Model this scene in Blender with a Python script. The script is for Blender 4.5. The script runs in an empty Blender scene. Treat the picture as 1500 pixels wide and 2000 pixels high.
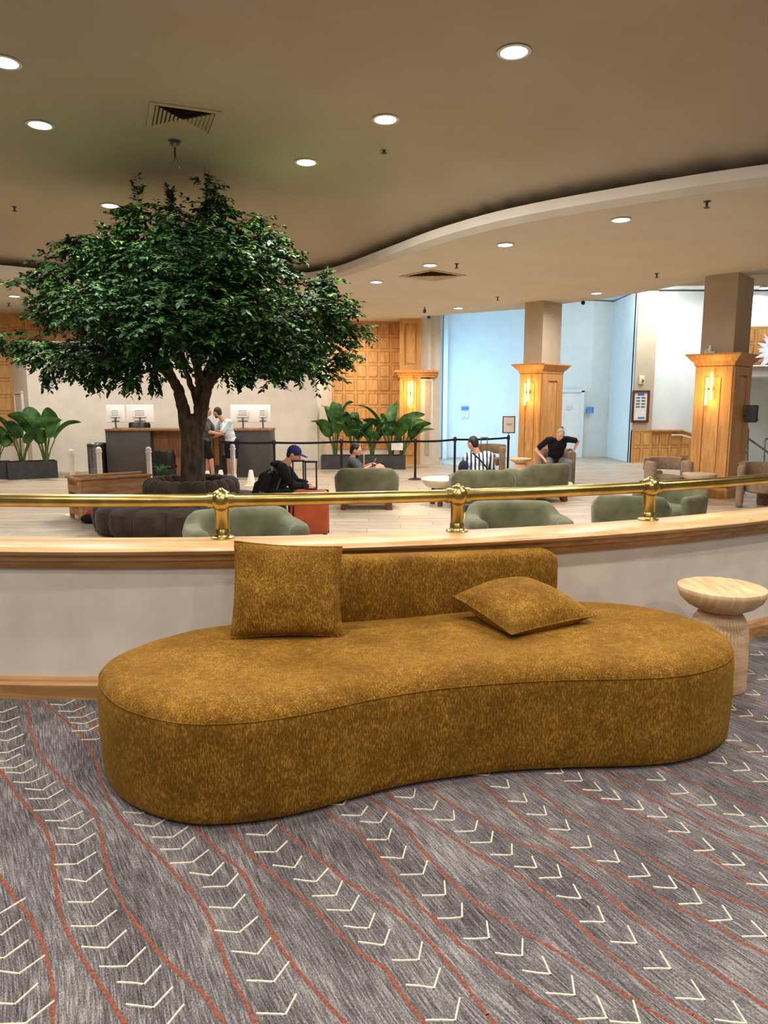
import bpy, bmesh, math, random
import numpy as np
from mathutils import Vector, Matrix, noise
random.seed(7); rng=np.random.default_rng(7)
V=Vector; PI=math.pi
C=bpy.context.scene.collection
sc=bpy.context.scene
# ------------------------------------------------------------------ camera
FPX=1400.0; PITCH=math.atan(215/1400); EYE=1.48
cam=bpy.data.cameras.new('camera'); co=bpy.data.objects.new('camera',cam); C.objects.link(co)
co.location=(0,0,EYE); co.rotation_euler=(PI/2-PITCH,0,0)
cam.sensor_fit='HORIZONTAL'; cam.sensor_width=36; cam.lens=36*FPX/1500; cam.clip_end=200; cam.clip_start=.05
sc.camera=co
# ------------------------------------------------------------------ world, exposure
w=bpy.data.worlds.new('world'); sc.world=w; w.use_nodes=True
w.node_tree.nodes['Background'].inputs[0].default_value=(1.0,.93,.86,1)
w.node_tree.nodes['Background'].inputs[1].default_value=.25
sc.view_settings.view_transform='Standard'; sc.view_settings.look='None'
sc.view_settings.exposure=0.0; sc.view_settings.gamma=1; sc.view_settings.use_curve_mapping=False
def area(name,loc,target,size,energy,col,sy=None,shape='RECTANGLE',spread=PI):
    l=bpy.data.lights.new(name,'AREA'); l.shape=shape; l.size=size
    if shape in('RECTANGLE','ELLIPSE'): l.size_y=sy or size
    l.energy=energy; l.color=col; l.spread=spread
    o=bpy.data.objects.new(name,l); C.objects.link(o); o.location=loc
    o.rotation_euler=(V(target)-V(loc)).to_track_quat('-Z','Y').to_euler(); return o
# daylight entering the hall from windows off to the left, cool; two unseen area fills added to whiten the tall hall
area('hall_daylight',(1.95,21.9,1.7),(6.5,24.3,1.0),1.6,190,(.26,.62,1.0),3.4)
area('hall_fill',(9.2,18.5,4.6),(9.2,19.5,0),4.0,150,(.95,.97,1.0),3.0)
area('hall_fill_back',(7.6,21.6,4.6),(8.2,24,1.5),1.6,75,(.95,1.0,.93),2.0)
ZL=-.37; ZS=3.86; ZC=4.75
def ray(u,v):
    a=(u-750)/FPX; b=-(v-1000)/FPX
    return V((a,math.cos(PITCH)+b*math.sin(PITCH),-math.sin(PITCH)+b*math.cos(PITCH)))
def G(u,v,z=0.0):            # point of the plane z seen at a place of the photo
    r=ray(u,v); return V((0,0,EYE))+r*((z-EYE)/r.z)
def D(u,v,y):                # point at depth y
    r=ray(u,v); return V((0,0,EYE))+r*(y/r.y)
# ------------------------------------------------------------------ materials
def srgb(r,g,b):
    f=lambda c:(c/255/12.92) if c/255<=.04045 else ((c/255+.055)/1.055)**2.4
    return (f(r),f(g),f(b),1)
def newmat(name,col,rough=.6,metal=0,spec=.4):
    m=bpy.data.materials.new(name); m.use_nodes=True
    b=m.node_tree.nodes['Principled BSDF']; b.inputs['Base Color'].default_value=col
    b.inputs['Roughness'].default_value=rough; b.inputs['Metallic'].default_value=metal
    b.inputs['Specular IOR Level'].default_value=spec
    return m,m.node_tree,b
def vary(name,c1,c2,scale=(1,1,1),rough=.6,metal=0,bump=0,detail=4,spec=.4,rotz=0,ns=1.0,c3=None,rnd=0,bscale=None,coord='Position',lo=.35,hi=.65,dist=0,sheen=0):
    m,nt,b=newmat(name,c1,rough,metal,spec); N=nt.nodes; L=nt.links
    if coord=='Position': src=N.new('ShaderNodeNewGeometry').outputs['Position']
    else: src=N.new('ShaderNodeTexCoord').outputs['Object']
    mp=N.new('ShaderNodeMapping'); mp.inputs['Scale'].default_value=scale; mp.inputs['Rotation'].default_value=(0,0,rotz)
    L.new(src,mp.inputs[0])
    no=N.new('ShaderNodeTexNoise'); no.inputs['Scale'].default_value=ns; no.inputs['Detail'].default_value=detail; no.inputs['Distortion'].default_value=dist
    L.new(mp.outputs[0],no.inputs['Vector'])
    cr=N.new('ShaderNodeValToRGB'); cr.color_ramp.elements[0].color=c1; cr.color_ramp.elements[1].color=c2
    cr.color_ramp.elements[0].position=lo; cr.color_ramp.elements[1].position=hi
    if c3: e=cr.color_ramp.elements.new((lo+hi)/2); e.color=c3
    L.new(no.outputs['Fac'],cr.inputs[0]); out=cr.outputs[0]
    if rnd:
        oi=N.new('ShaderNodeObjectInfo'); ge=N.new('ShaderNodeNewGeometry')
        ad=N.new('ShaderNodeMath'); ad.operation='ADD'; L.new(oi.outputs['Random'],ad.inputs[0]); L.new(ge.outputs['Random Per Island'],ad.inputs[1])
        fr=N.new('ShaderNodeMath'); fr.operation='FRACT'; L.new(ad.outputs[0],fr.inputs[0])
        mr=N.new('ShaderNodeMapRange'); mr.inputs['To Min'].default_value=1-rnd; mr.inputs['To Max'].default_value=1+rnd; L.new(fr.outputs[0],mr.inputs[0])
        hs=N.new('ShaderNodeHueSaturation'); L.new(mr.outputs[0],hs.inputs['Value']); L.new(out,hs.inputs['Color']); out=hs.outputs[0]
    L.new(out,b.inputs['Base Color'])
    if bump:
        bp=N.new('ShaderNodeBump'); bp.inputs['Strength'].default_value=bump; bp.inputs['Distance'].default_value=.01
        L.new(no.outputs['Fac'],bp.inputs['Height']); L.new(bp.outputs[0],b.inputs['Normal'])
    if sheen: b.inputs['Sheen Weight'].default_value=sheen; b.inputs['Sheen Roughness'].default_value=.4
    return m
def emis(name,col,s):
    m,nt,b=newmat(name,col); b.inputs['Emission Color'].default_value=col; b.inputs['Emission Strength'].default_value=s; return m
M={}
M['ceiling']=vary('ceiling_paint',srgb(194,180,158),srgb(189,174,152),ns=1.2,rough=.9,spec=.1)
M['soffit']=vary('soffit_paint',srgb(214,205,188),srgb(209,199,182),ns=1.2,rough=.9,spec=.1)
M['fascia']=vary('fascia_paint',srgb(205,194,180),srgb(198,188,172),ns=2,rough=.85,spec=.1)
M['plaster']=vary('cream_plaster',srgb(222,213,198),srgb(214,205,190),ns=3,rough=.85,bump=.05,spec=.15)
M['kneewall']=vary('knee_wall_paint',srgb(224,214,200),srgb(213,203,189),ns=5,rough=.8,bump=.15,spec=.2)
M['hallwall']=vary('hall_paint',srgb(226,230,228),srgb(220,225,223),ns=3,rough=.85,spec=.1)
M['white']=vary('white_paint',srgb(232,230,224),srgb(224,222,216),ns=4,rough=.6)
M['darker_plaster']=vary('taupe_plaster',srgb(190,172,150),srgb(184,166,144),ns=3,rough=.85)  # plaster in a darker taupe than the cream one
M['oak']=vary('oak_vertical',srgb(214,160,96),srgb(186,130,70),scale=(26,26,1.6),ns=1,rough=.45,bump=.06,detail=6,dist=.6)
M['oak_panel']=vary('oak_panel',srgb(218,166,102),srgb(190,136,76),scale=(14,14,2.5),ns=1,rough=.45,detail=6,dist=.8,rnd=.07)
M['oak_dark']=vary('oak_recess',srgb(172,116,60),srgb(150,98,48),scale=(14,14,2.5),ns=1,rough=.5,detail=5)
M['oak_cap']=vary('oak_cap',srgb(216,178,126),srgb(188,148,98),scale=(1.6,16,30),ns=1,rough=.33,bump=.04,detail=7,dist=1.2,c3=srgb(206,166,114))
M['oak_mould']=vary('oak_moulding',srgb(190,146,94),srgb(158,114,68),scale=(2,26,30),ns=1,rough=.4,detail=6,dist=.8)
M['plank']=vary('floor_plank',srgb(192,177,156),srgb(162,146,124),scale=(1.2,10,6),ns=1,rough=.42,detail=6,rnd=.11,dist=.5)
M['grout']=vary('floor_joint',srgb(90,80,70),srgb(80,70,60),ns=4,rough=.8)
M['brass']=vary('polished_brass',srgb(190,168,102),srgb(164,142,78),ns=9,rough=.26,metal=1,detail=3)
M['green']=vary('sage_velvet',srgb(104,103,76),srgb(76,78,54),ns=5,rough=.9,sheen=.15,bump=.05,lo=.3,hi=.7)
M['brown']=vary('taupe_fabric',srgb(142,119,97),srgb(124,102,82),ns=14,rough=.9,sheen=.2)
M['choc']=vary('chocolate_velvet',srgb(58,41,27),srgb(38,26,16),ns=6,rough=.85,sheen=.08)
M['redwood']=vary('reddish_wood_leg',srgb(110,56,32),srgb(84,40,22),scale=(20,20,3),ns=1,rough=.4)
M['charcoal']=vary('charcoal_laminate',srgb(72,69,67),srgb(64,61,60),ns=3,rough=.5)
M['planter']=vary('dark_planter',srgb(62,62,64),srgb(52,52,54),ns=6,rough=.6)
M['walnut']=vary('walnut_panel',srgb(150,102,66),srgb(122,80,50),scale=(30,30,1.5),ns=1,rough=.5,detail=5)
M['crate']=vary('raw_pine',srgb(190,144,98),srgb(158,112,70),scale=(3,3,18),ns=1,rough=.7,detail=5,dist=.7)
M['black']=vary('black_metal',srgb(22,22,23),srgb(17,17,18),ns=5,rough=.4)
M['blackcloth']=vary('black_cloth',srgb(15,15,18),srgb(9,9,12),ns=16,rough=.95,bump=.1)
M['ivory']=vary('ivory_plastic',srgb(244,238,226),srgb(238,231,218),ns=6,rough=.6)
M['steel']=vary('brushed_steel',srgb(150,150,150),srgb(120,120,120),scale=(1,1,20),ns=3,rough=.3,metal=1)
M['orange']=vary('orange_shell',srgb(160,70,32),srgb(146,60,26),ns=6,rough=.4)
M['red']=vary('red_cloth',srgb(200,50,44),srgb(150,28,28),ns=30,rough=.8)
M['skin']=vary('skin',srgb(206,150,122),srgb(192,136,108),ns=8,rough=.55)
M['skin_pale']=vary('skin_pale',srgb(214,164,140),srgb(202,150,126),ns=8,rough=.55)
M['hair']=vary('dark_hair',srgb(34,26,22),srgb(20,15,13),ns=40,rough=.6,bump=.3)
M['greyhair']=vary('grey_hair',srgb(172,164,156),srgb(138,130,122),ns=40,rough=.7,bump=.3)
M['greytee']=vary('grey_cloth',srgb(84,84,88),srgb(72,72,76),ns=16,rough=.95)
M['whitetee']=vary('pale_blue_cloth',srgb(206,220,222),srgb(190,206,210),ns=9,rough=.95)
M['navy']=vary('navy_cloth',srgb(26,30,56),srgb(18,22,42),ns=16,rough=.95)
M['bluecap']=vary('blue_cap',srgb(28,36,92),srgb(22,28,76),ns=16,rough=.9)
M['greypants']=vary('grey_trousers',srgb(118,118,122),srgb(98,98,102),ns=30,rough=.95)
M['bark']=vary('bark',srgb(82,66,52),srgb(46,36,28),scale=(9,9,3),ns=2,rough=.9,bump=.8,detail=8)
M['soil']=vary('soil',srgb(56,42,32),srgb(38,28,22),ns=20,rough=1,bump=.5)
def leafmat(name,a,b_,ns=3):
    m=vary(name,a,b_,ns=ns,rough=.55,spec=.2,rnd=.4); return m
M['leaf']=leafmat('ficus_leaf',srgb(26,52,26),srgb(48,82,32))
M['leaf2']=leafmat('ficus_leaf_light',srgb(58,96,38),srgb(92,126,50))
M['bigleaf']=leafmat('broad_leaf',srgb(34,70,36),srgb(74,114,52),6)
M['stem']=vary('green_stem',srgb(92,112,56),srgb(70,90,44),ns=10,rough=.5)
M['paper']=vary('paper',srgb(232,232,226),srgb(224,224,220),ns=10,rough=.8)
M['ink']=vary('print_ink',srgb(120,120,130),srgb(96,96,110),ns=10,rough=.8)
M['blueink']=vary('blue_print',srgb(70,130,200),srgb(60,116,186),ns=10,rough=.8)
M['redink']=vary('red_print',srgb(190,90,90),srgb(176,80,80),ns=10,rough=.8)
M['tablewood']=vary('pale_ash',srgb(224,196,152),srgb(196,160,114),scale=(26,4,4),rotz=.6,ns=1,rough=.5,detail=6,dist=.8)
M['tablebase']=vary('pale_ash_ribbed',srgb(218,188,150),srgb(188,154,116),scale=(6,6,40),ns=1,rough=.55,detail=5,dist=.5)
M['stone']=vary('cream_stone',srgb(224,212,188),srgb(212,198,172),ns=10,rough=.5)
M['lamp']=emis('downlight_lens',(1,.95,.88,1),14)
M['lampcool']=emis('downlight_lens_cool',(.86,.95,1,1),12)
M['sconce']=emis('warm_glass',(1,.62,.16,1),9)
M['speaker']=vary('speaker_grey',srgb(72,76,82),srgb(62,66,72),ns=10,rough=.6)
M['star']=emis('ice_glass',(.74,.82,1,1),.35)
M['rust']=vary('rust_pile',srgb(156,90,68),srgb(100,70,62),ns=130,rough=1,bump=.6,detail=3,spec=.05)
M['cream']=vary('cream_pile',srgb(226,218,198),srgb(198,190,170),ns=160,rough=1,bump=.5,detail=3,spec=.05)
M['vent']=vary('vent_paint',srgb(196,176,148),srgb(186,168,140),ns=6,rough=.7)
M['dark']=vary('vent_dark',srgb(70,58,46),srgb(60,50,40),ns=6,rough=.9)
# chenille upholstery
def chenille():
    m,nt,b=newmat('mustard_chenille',srgb(160,112,30),.85,0,.15); N=nt.nodes; L=nt.links
    g=N.new('ShaderNodeNewGeometry')
    def noi(sc_,ns,det,rot=(0,0,0)):
        mp=N.new('ShaderNodeMapping'); mp.inputs['Scale'].default_value=sc_; mp.inputs['Rotation'].default_value=rot; L.new(g.outputs['Position'],mp.inputs[0])
        n=N.new('ShaderNodeTexNoise'); n.inputs['Scale'].default_value=ns; n.inputs['Detail'].default_value=det; n.inputs['Roughness'].default_value=.65; L.new(mp.outputs[0],n.inputs['Vector']); return n
    fine=noi((1.4,1.4,.4),150,3); mid=noi((1,1,1),40,4); big=noi((1,1,1),5,3)
    a=N.new('ShaderNodeMath'); a.operation='MULTIPLY_ADD'; L.new(mid.outputs[0],a.inputs[0]); a.inputs[1].default_value=.28; 
    L.new(fine.outputs[0],a.inputs[2])
    a2=N.new('ShaderNodeMath'); a2.operation='MULTIPLY_ADD'; L.new(big.outputs[0],a2.inputs[0]); a2.inputs[1].default_value=.35; L.new(a.outputs[0],a2.inputs[2])
    cr=N.new('ShaderNodeValToRGB'); e=cr.color_ramp.elements
    e[0].position=.52; e[0].color=srgb(72,46,8); e[1].position=1.14; e[1].color=srgb(172,128,52)
    x=e.new(.82); x.color=srgb(118,81,20)
    L.new(a2.outputs[0],cr.inputs[0]); L.new(cr.outputs[0],b.inputs['Base Color'])
    bp=N.new('ShaderNodeBump'); bp.inputs['Strength'].default_value=.55; bp.inputs['Distance'].default_value=.006; L.new(a.outputs[0],bp.inputs['Height']); L.new(bp.outputs[0],b.inputs['Normal'])
    b.inputs['Sheen Weight'].default_value=.25; b.inputs['Sheen Tint'].default_value=srgb(220,170,80)
    return m
M['chenille']=chenille()
def carpetmat():
    m,nt,b=newmat('grey_carpet',srgb(110,104,102),1,0,.05); N=nt.nodes; L=nt.links
    g=N.new('ShaderNodeNewGeometry')
    wn=N.new('ShaderNodeTexNoise'); wn.inputs['Scale'].default_value=.9; wn.inputs['Detail'].default_value=1; L.new(g.outputs['Position'],wn.inputs['Vector'])
    mx=N.new('ShaderNodeVectorMath'); mx.operation='MULTIPLY_ADD'; L.new(wn.outputs['Color'],mx.inputs[0]); mx.inputs[1].default_value=(.25,.1,0); L.new(g.outputs['Position'],mx.inputs[2])
    def noi(sc_,ns,det):
        r=N.new('ShaderNodeMapping'); r.inputs['Rotation'].default_value=(0,0,math.radians(-30)); L.new(mx.outputs[0],r.inputs[0])
        mp=N.new('ShaderNodeMapping'); mp.inputs['Scale'].default_value=sc_; L.new(r.outputs[0],mp.inputs[0])
        n=N.new('ShaderNodeTexNoise'); n.inputs['Scale'].default_value=ns; n.inputs['Detail'].default_value=det; n.inputs['Roughness'].default_value=.6; L.new(mp.outputs[0],n.inputs['Vector']); return n
    st=noi((1.2,.07,1),150,4); sp=noi((1,.4,1),330,2); bg=noi((1,.3,1),6,3)
    a=N.new('ShaderNodeMath'); a.operation='MULTIPLY_ADD'; L.new(sp.outputs[0],a.inputs[0]); a.inputs[1].default_value=.7; L.new(st.outputs[0],a.inputs[2])
    a2=N.new('ShaderNodeMath'); a2.operation='MULTIPLY_ADD'; L.new(bg.outputs[0],a2.inputs[0]); a2.inputs[1].default_value=.45; L.new(a.outputs[0],a2.inputs[2])
    cr=N.new('ShaderNodeValToRGB'); e=cr.color_ramp.elements
    e[0].position=.84; e[0].color=srgb(52,48,49); e[1].position=1.3 if False else 1.0; e[1].color=srgb(158,152,149)
    mr=N.new('ShaderNodeMapRange'); mr.inputs['From Min'].default_value=.82; mr.inputs['From Max'].default_value=1.33; L.new(a2.outputs[0],mr.inputs[0])
    e[0].position=0; e[1].position=1; x=e.new(.5); x.color=srgb(99,94,94)
    L.new(mr.outputs[0],cr.inputs[0]); L.new(cr.outputs[0],b.inputs['Base Color'])
    bp=N.new('ShaderNodeBump'); bp.inputs['Strength'].default_value=.5; bp.inputs['Distance'].default_value=.004; L.new(sp.outputs[0],bp.inputs['Height']); L.new(bp.outputs[0],b.inputs['Normal'])
    return m
M['carpet']=carpetmat()
def stripes():
    m,nt,b=newmat('striped_cloth',srgb(230,232,236),.95); N=nt.nodes; L=nt.links
    t=N.new('ShaderNodeTexCoord'); wv=N.new('ShaderNodeTexWave'); wv.bands_direction='X'; wv.inputs['Scale'].default_value=4.6; wv.inputs['Distortion'].default_value=.4
    L.new(t.outputs['Object'],wv.inputs['Vector']); cr=N.new('ShaderNodeValToRGB'); e=cr.color_ramp.elements
    e[0].position=.42; e[0].color=srgb(44,66,86); e[1].position=.5; e[1].color=srgb(232,234,238); L.new(wv.outputs[0],cr.inputs[0]); L.new(cr.outputs[0],b.inputs['Base Color']); return m
M['stripes']=stripes()
# ------------------------------------------------------------------ mesh helpers
class MB:
    def __init__(s): s.v=[]; s.f=[]; s.sm=[]
    def add(s,vs,fs,T=None,smooth=True):
        n=len(s.v)
        s.v+= [tuple(T@V(p)) if T else tuple(p) for p in vs]; s.f+=[tuple(i+n for i in f) for f in fs]; s.sm+=[smooth]*len(fs); return s
    def box(s,c,d,T=None,bev=0):
        x,y,z=c; a,b,e=d[0]/2,d[1]/2,d[2]/2
        if not bev:
            vs=[(x+i*a,y+j*b,z+k*e) for i in(-1,1) for j in(-1,1) for k in(-1,1)]
            fs=[(0,1,3,2),(4,6,7,5),(0,4,5,1),(2,3,7,6),(0,2,6,4),(1,5,7,3)]
            return s.add(vs,fs,T,False)
        bm=bmesh.new(); bmesh.ops.create_cube(bm,size=1); bmesh.ops.scale(bm,vec=d,verts=bm.verts)
        bmesh.ops.bevel(bm,geom=bm.edges[:],offset=min(bev,min(d)*.49),segments=3,profile=.5,affect='EDGES')
        bmesh.ops.translate(bm,vec=c,verts=bm.verts); bm.verts.index_update()
        vs=[v.co.copy() for v in bm.verts]; fs=[[v.index for v in f.verts] for f in bm.faces]; bm.free(); return s.add(vs,fs,T,True)
    def cyl(s,p0,p1,r0,r1=None,n=14,T=None,caps=True):
        r1=r0 if r1 is None else r1; return s.tube([p0,p1],[r0,r1],n,T,caps)
    def tube(s,path,rad,n=12,T=None,caps=True,closed=False):
        P=[V(p) for p in path]; m=len(P)
        if not hasattr(rad,'__len__'): rad=[rad]*m
        vs=[];up=None
        for i in range(m):
            if closed: t=(P[(i+1)%m]-P[i-1]).normalized()
            else: t=(P[min(i+1,m-1)]-P[max(i-1,0)]).normalized()
            if up is None: up=V((0,0,1)) if abs(t.z)<.9 else V((1,0,0))
            a=(up-t*up.dot(t)).normalized(); b=t.cross(a); up=a
            for k in range(n):
                q=2*PI*k/n; vs.append(P[i]+a*(math.cos(q)*rad[i])+b*(math.sin(q)*rad[i]))
        fs=[]
        for i in range(m if closed else m-1):
            j=(i+1)%m
            for k in range(n): l=(k+1)%n; fs.append((i*n+k,i*n+l,j*n+l,j*n+k))
        if caps and not closed: fs.append(tuple(range(n-1,-1,-1))); fs.append(tuple((m-1)*n+k for k in range(n)))
        return s.add(vs,fs,T,True)
    def lathe(s,prof,c=(0,0,0),n=24,T=None,smooth=True):
        vs=[];c=V(c)
        for r,z in prof:
            for k in range(n): q=2*PI*k/n; vs.append((c.x+r*math.cos(q),c.y+r*math.sin(q),c.z+z))
        fs=[]
        for i in range(len(prof)-1):
            for k in range(n): l=(k+1)%n; fs.append((i*n+k,i*n+l,(i+1)*n+l,(i+1)*n+k))
        fs.append(tuple(range(n-1,-1,-1))); fs.append(tuple((len(prof)-1)*n+k for k in range(n)))
        return s.add(vs,fs,T,smooth)
    def ball(s,c,r,n=12,T=None,R=None):
        if not hasattr(r,'__len__'): r=(r,r,r)
        vs=[];m=n//2+1
        for i in range(1,m):
            a=PI*i/m
            for k in range(n):
                q=2*PI*k/n; p=V((r[0]*math.sin(a)*math.cos(q),r[1]*math.sin(a)*math.sin(q),r[2]*math.cos(a)))
                if R: p=R@p
                vs.append(V(c)+p)
        fs=[(i*n+k,(i+1)*n+k,(i+1)*n+(k+1)%n,i*n+(k+1)%n) for i in range(m-2) for k in range(n)]
        t=len(vs); pt=V((0,0,r[2])); pb=V((0,0,-r[2]))
        if R: pt=R@pt; pb=R@pb
        vs+= [V(c)+pt,V(c)+pb]
        fs+=[(t,k,(k+1)%n) for k in range(n)]+[(t+1,(m-2)*n+(k+1)%n,(m-2)*n+k) for k in range(n)]
        return s.add(vs,fs,T,True)
    def cap(s,p0,p1,r0,r1=None,n=10):
        r1=r0 if r1 is None else r1; p0=V(p0);p1=V(p1)
        s.cyl(p0,p1,r0,r1,n); s.ball(p0,r0,n); s.ball(p1,r1,n); return s
    def prism(s,pts,z0,z1,T=None,smooth=False):
        n=len(pts); vs=[(p[0],p[1],z0) for p in pts]+[(p[0],p[1],z1) for p in pts]
        fs=[tuple(range(n-1,-1,-1)),tuple(range(n,2*n))]+[(i,(i+1)%n,n+(i+1)%n,n+i) for i in range(n)]
        return s.add(vs,fs,T,smooth)
    def build(s,name,mat,parent=None,autosmooth=True):
        me=bpy.data.meshes.new(name); me.from_pydata(s.v,[],s.f); me.update()
        me.polygons.foreach_set('use_smooth',s.sm)
        bm=bmesh.new(); bm.from_mesh(me); bmesh.ops.recalc_face_normals(bm,faces=bm.faces)
        for e in bm.edges:
            if len(e.link_faces)==2 and e.calc_face_angle(0)>.75: e.smooth=False
        bm.to_mesh(me); bm.free()
        me.materials.append(mat if not isinstance(mat,str) else M[mat])
        o=bpy.data.objects.new(name,me); C.objects.link(o)
        if parent: o.parent=parent
        return o
def thing(name,label,cat,loc=(0,0,0),rz=0,group=None):
    o=bpy.data.objects.new(name,None); C.objects.link(o); o.location=loc; o.rotation_euler=(0,0,rz); o.empty_display_size=.1
    o['label']=label; o['category']=cat
    if group: o['group']=group
    return o
def tag(o,label,cat,group=None):
    o['label']=label; o['category']=cat
    if group: o['group']=group
    return o
def struct(o): o['kind']='structure'; return o
def stuff(o): o['kind']='stuff'; return o
def dup(root,loc=None,rz=None,label=None,group=None,scale=None):
    def cp(o,par):
        c=o.copy(); C.objects.link(c)
        if par: c.parent=par
        for ch in list(o.children): cp(ch,c)
        return c
    r=cp(root,None)
    if loc is not None: r.location=loc
    if rz is not None: r.rotation_euler=(0,0,rz)
    if label: r['label']=label
    if group: r['group']=group
    if scale: r.scale=scale
    return r
def catmull(pts,n=8):
    P=[V(p) for p in pts]; out=[]
    for i in range(len(P)-1):
        a=P[max(i-1,0)];b=P[i];c=P[i+1];d=P[min(i+2,len(P)-1)]
        for k in range(n):
            t=k/n; out.append(.5*((2*b)+(-a+c)*t+(2*a-5*b+4*c-d)*t*t+(-a+3*b-3*c+d)*t**3))
    out.append(P[-1]); return out
def bev(o,w=.01,seg=2):
    m=o.modifiers.new('bevel','BEVEL'); m.width=w; m.segments=seg; m.limit_method='ANGLE'; return o
RZ=lambda a:Matrix.Rotation(a,4,'Z')
def frame(o,d):               # matrix: x along d, y horizontal normal, at o
    d=V((d[0],d[1],0)).normalized(); return Matrix(((d.x,-d.y,0,o[0]),(d.y,d.x,0,o[1]),(0,0,1,o[2] if len(o)>2 else 0),(0,0,0,1)))

# ================================================================== SETTING
KC=V((-1.45,11.5,0))     # centre of the round lobby well
def arc(R,a0=-68,a1=62,n=90):
    return [(KC.x+R*math.sin(math.radians(a0+(a1-a0)*i/n)),KC.y-R*math.cos(math.radians(a0+(a1-a0)*i/n))) for i in range(n+1)]
def sweep_arc(prof,name,mat,a0=-68,a1=62,n=90,parent=None):
    mb=MB(); m=len(prof); vs=[]
    for i in range(n+1):
        a=math.radians(a0+(a1-a0)*i/n)
        for R,z in prof: vs.append((KC.x+R*math.sin(a),KC.y-R*math.cos(a),z))
    fs=[(i*m+k,i*m+(k+1)%m,(i+1)*m+(k+1)%m,(i+1)*m+k) for i in range(n) for k in range(m)]
    fs+= [tuple(range(m-1,-1,-1)),tuple(n*m+k for k in range(m))]
    mb.add(vs,fs); return mb.build(name,mat,parent)
# carpeted upper floor
a=arc(8.0); pts=a+[(11,a[-1][1]),(11,-7),(-13,-7),(-13,a[0][1])]
carpet=struct(MB().prism(pts,ZL-.05,0).build('floor','carpet'))
struct(sweep_arc([(8.04,ZL),(8.04,.67),(7.90,.67),(7.90,ZL)],'wall_low','kneewall'))
struct(sweep_arc([(8.125,.755),(8.135,.768),(8.125,.783),(8.105,.789),(7.87,.789),(7.85,.78),(7.85,.755),(7.87,.744),(8.11,.744)],'trim_1','oak_cap'))
struct(sweep_arc([(8.095,.744),(8.09,.715),(8.075,.705),(8.07,.68),(8.055,.668),(7.885,.668),(7.885,.744)],'trim_2','oak_mould'))
struct(sweep_arc([(8.085,0),(8.085,.075),(8.075,.083),(8.07,.098),(8.055,.105),(8.03,.105),(8.03,0)],'baseboard_front','oak_mould'))
# carpet pattern, tufted in relief: rust stream lines and cream chevrons
a8=lambda l:[(750+x/2,1450+y/2) for x,y in l]; a7=lambda l:[(x/2,1350+y/2) for x,y in l]
lines=[a7([(0,725),(60,810),(120,890),(165,990),(190,1080),(205,1160),(205,1300)]),
 a7([(0,310),(60,395),(120,465),(175,540),(205,620),(212,700),(225,800),(245,900),(290,990),(340,1070),(400,1160),(450,1240),(490,1300)]),
 a7([(95,35),(113,80),(115,130),(150,230),(200,300),(280,375),(340,440),(385,520),(405,620),(430,720),(480,830),(540,920),(620,1020),(700,1100),(790,1180),(870,1290)]),
 a7([(160,40),(250,110),(330,190),(375,270),(400,370),(440,450),(500,530),(570,600),(640,665),(700,730),(760,800),(810,870),(840,940),(870,1030),(900,1110),(950,1200),(1000,1300)]),
 a7([(800,570),(870,640),(940,700),(990,790),(1030,870),(1060,940),(1110,1020),(1180,1110),(1260,1200),(1350,1300)]),
 a7([(920,565),(980,640),(1060,710),(1160,790),(1250,870),(1340,960),(1430,1040)])+a8([(0,880),(60,970),(120,1050),(160,1100)]),
 a7([(1100,530),(1180,600),(1260,660),(1350,740),(1430,790)])+a8([(0,630),(80,690),(170,770),(220,830),(290,910),(340,980),(400,1060),(435,1100)]),
 a7([(1270,460),(1340,520),(1400,560),(1460,620)])+a8([(0,470),(60,560),(140,640),(230,720),(300,790),(400,860),(500,930),(600,1000),(700,1060),(770,1100)]),
 a8([(-60,210),(0,260),(80,330),(150,420),(240,520),(340,610),(440,680),(560,750),(700,830),(800,900),(900,960),(1000,1020),(1130,1100)]),
 a8([(0,190),(60,240),(140,290),(250,360),(370,440),(500,510),(600,570),(700,650),(760,710),(840,790),(920,860),(1010,930),(1100,1000),(1200,1060),(1260,1100)]),
 a8([(170,170),(250,235),(350,290),(450,345),(520,390),(620,420),(720,480),(820,550),(900,620),(1000,700),(1100,770),(1200,840),(1300,900),(1400,970),(1500,1040)]),
 a8([(350,145),(450,220),(520,280),(600,330),(700,390),(800,460),(900,510),(1000,560),(1100,620),(1200,670),(1300,720),(1400,780),(1500,830)]),
 a8([(520,125),(600,190),(700,265),(800,320),(900,380),(1000,430),(1100,490),(1200,550),(1300,590),(1400,630),(1500,665)]),
 a8([(660,120),(750,175),(850,225),(950,265),(1050,310),(1150,365),(1250,430),(1350,500),(1450,570),(1500,605)]),
 a8([(850,120),(950,170),(1050,225),(1150,275),(1250,330),(1340,380),(1430,435),(1500,480)]),
 a8([(930,120),(1050,175),(1150,220),(1250,270),(1350,320),(1500,370)]),
 a8([(1080,100),(1200,150),(1300,195),(1400,240),(1500,275)]),
 a8([(1200,95),(1300,130),(1400,160),(1500,195)]),
 a8([(1340,0),(1420,30),(1500,55)]),a8([(1330,-130),(1400,-110),(1500,-80)]),a8([(1345,-190),(1420,-170),(1500,-150)])]
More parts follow.
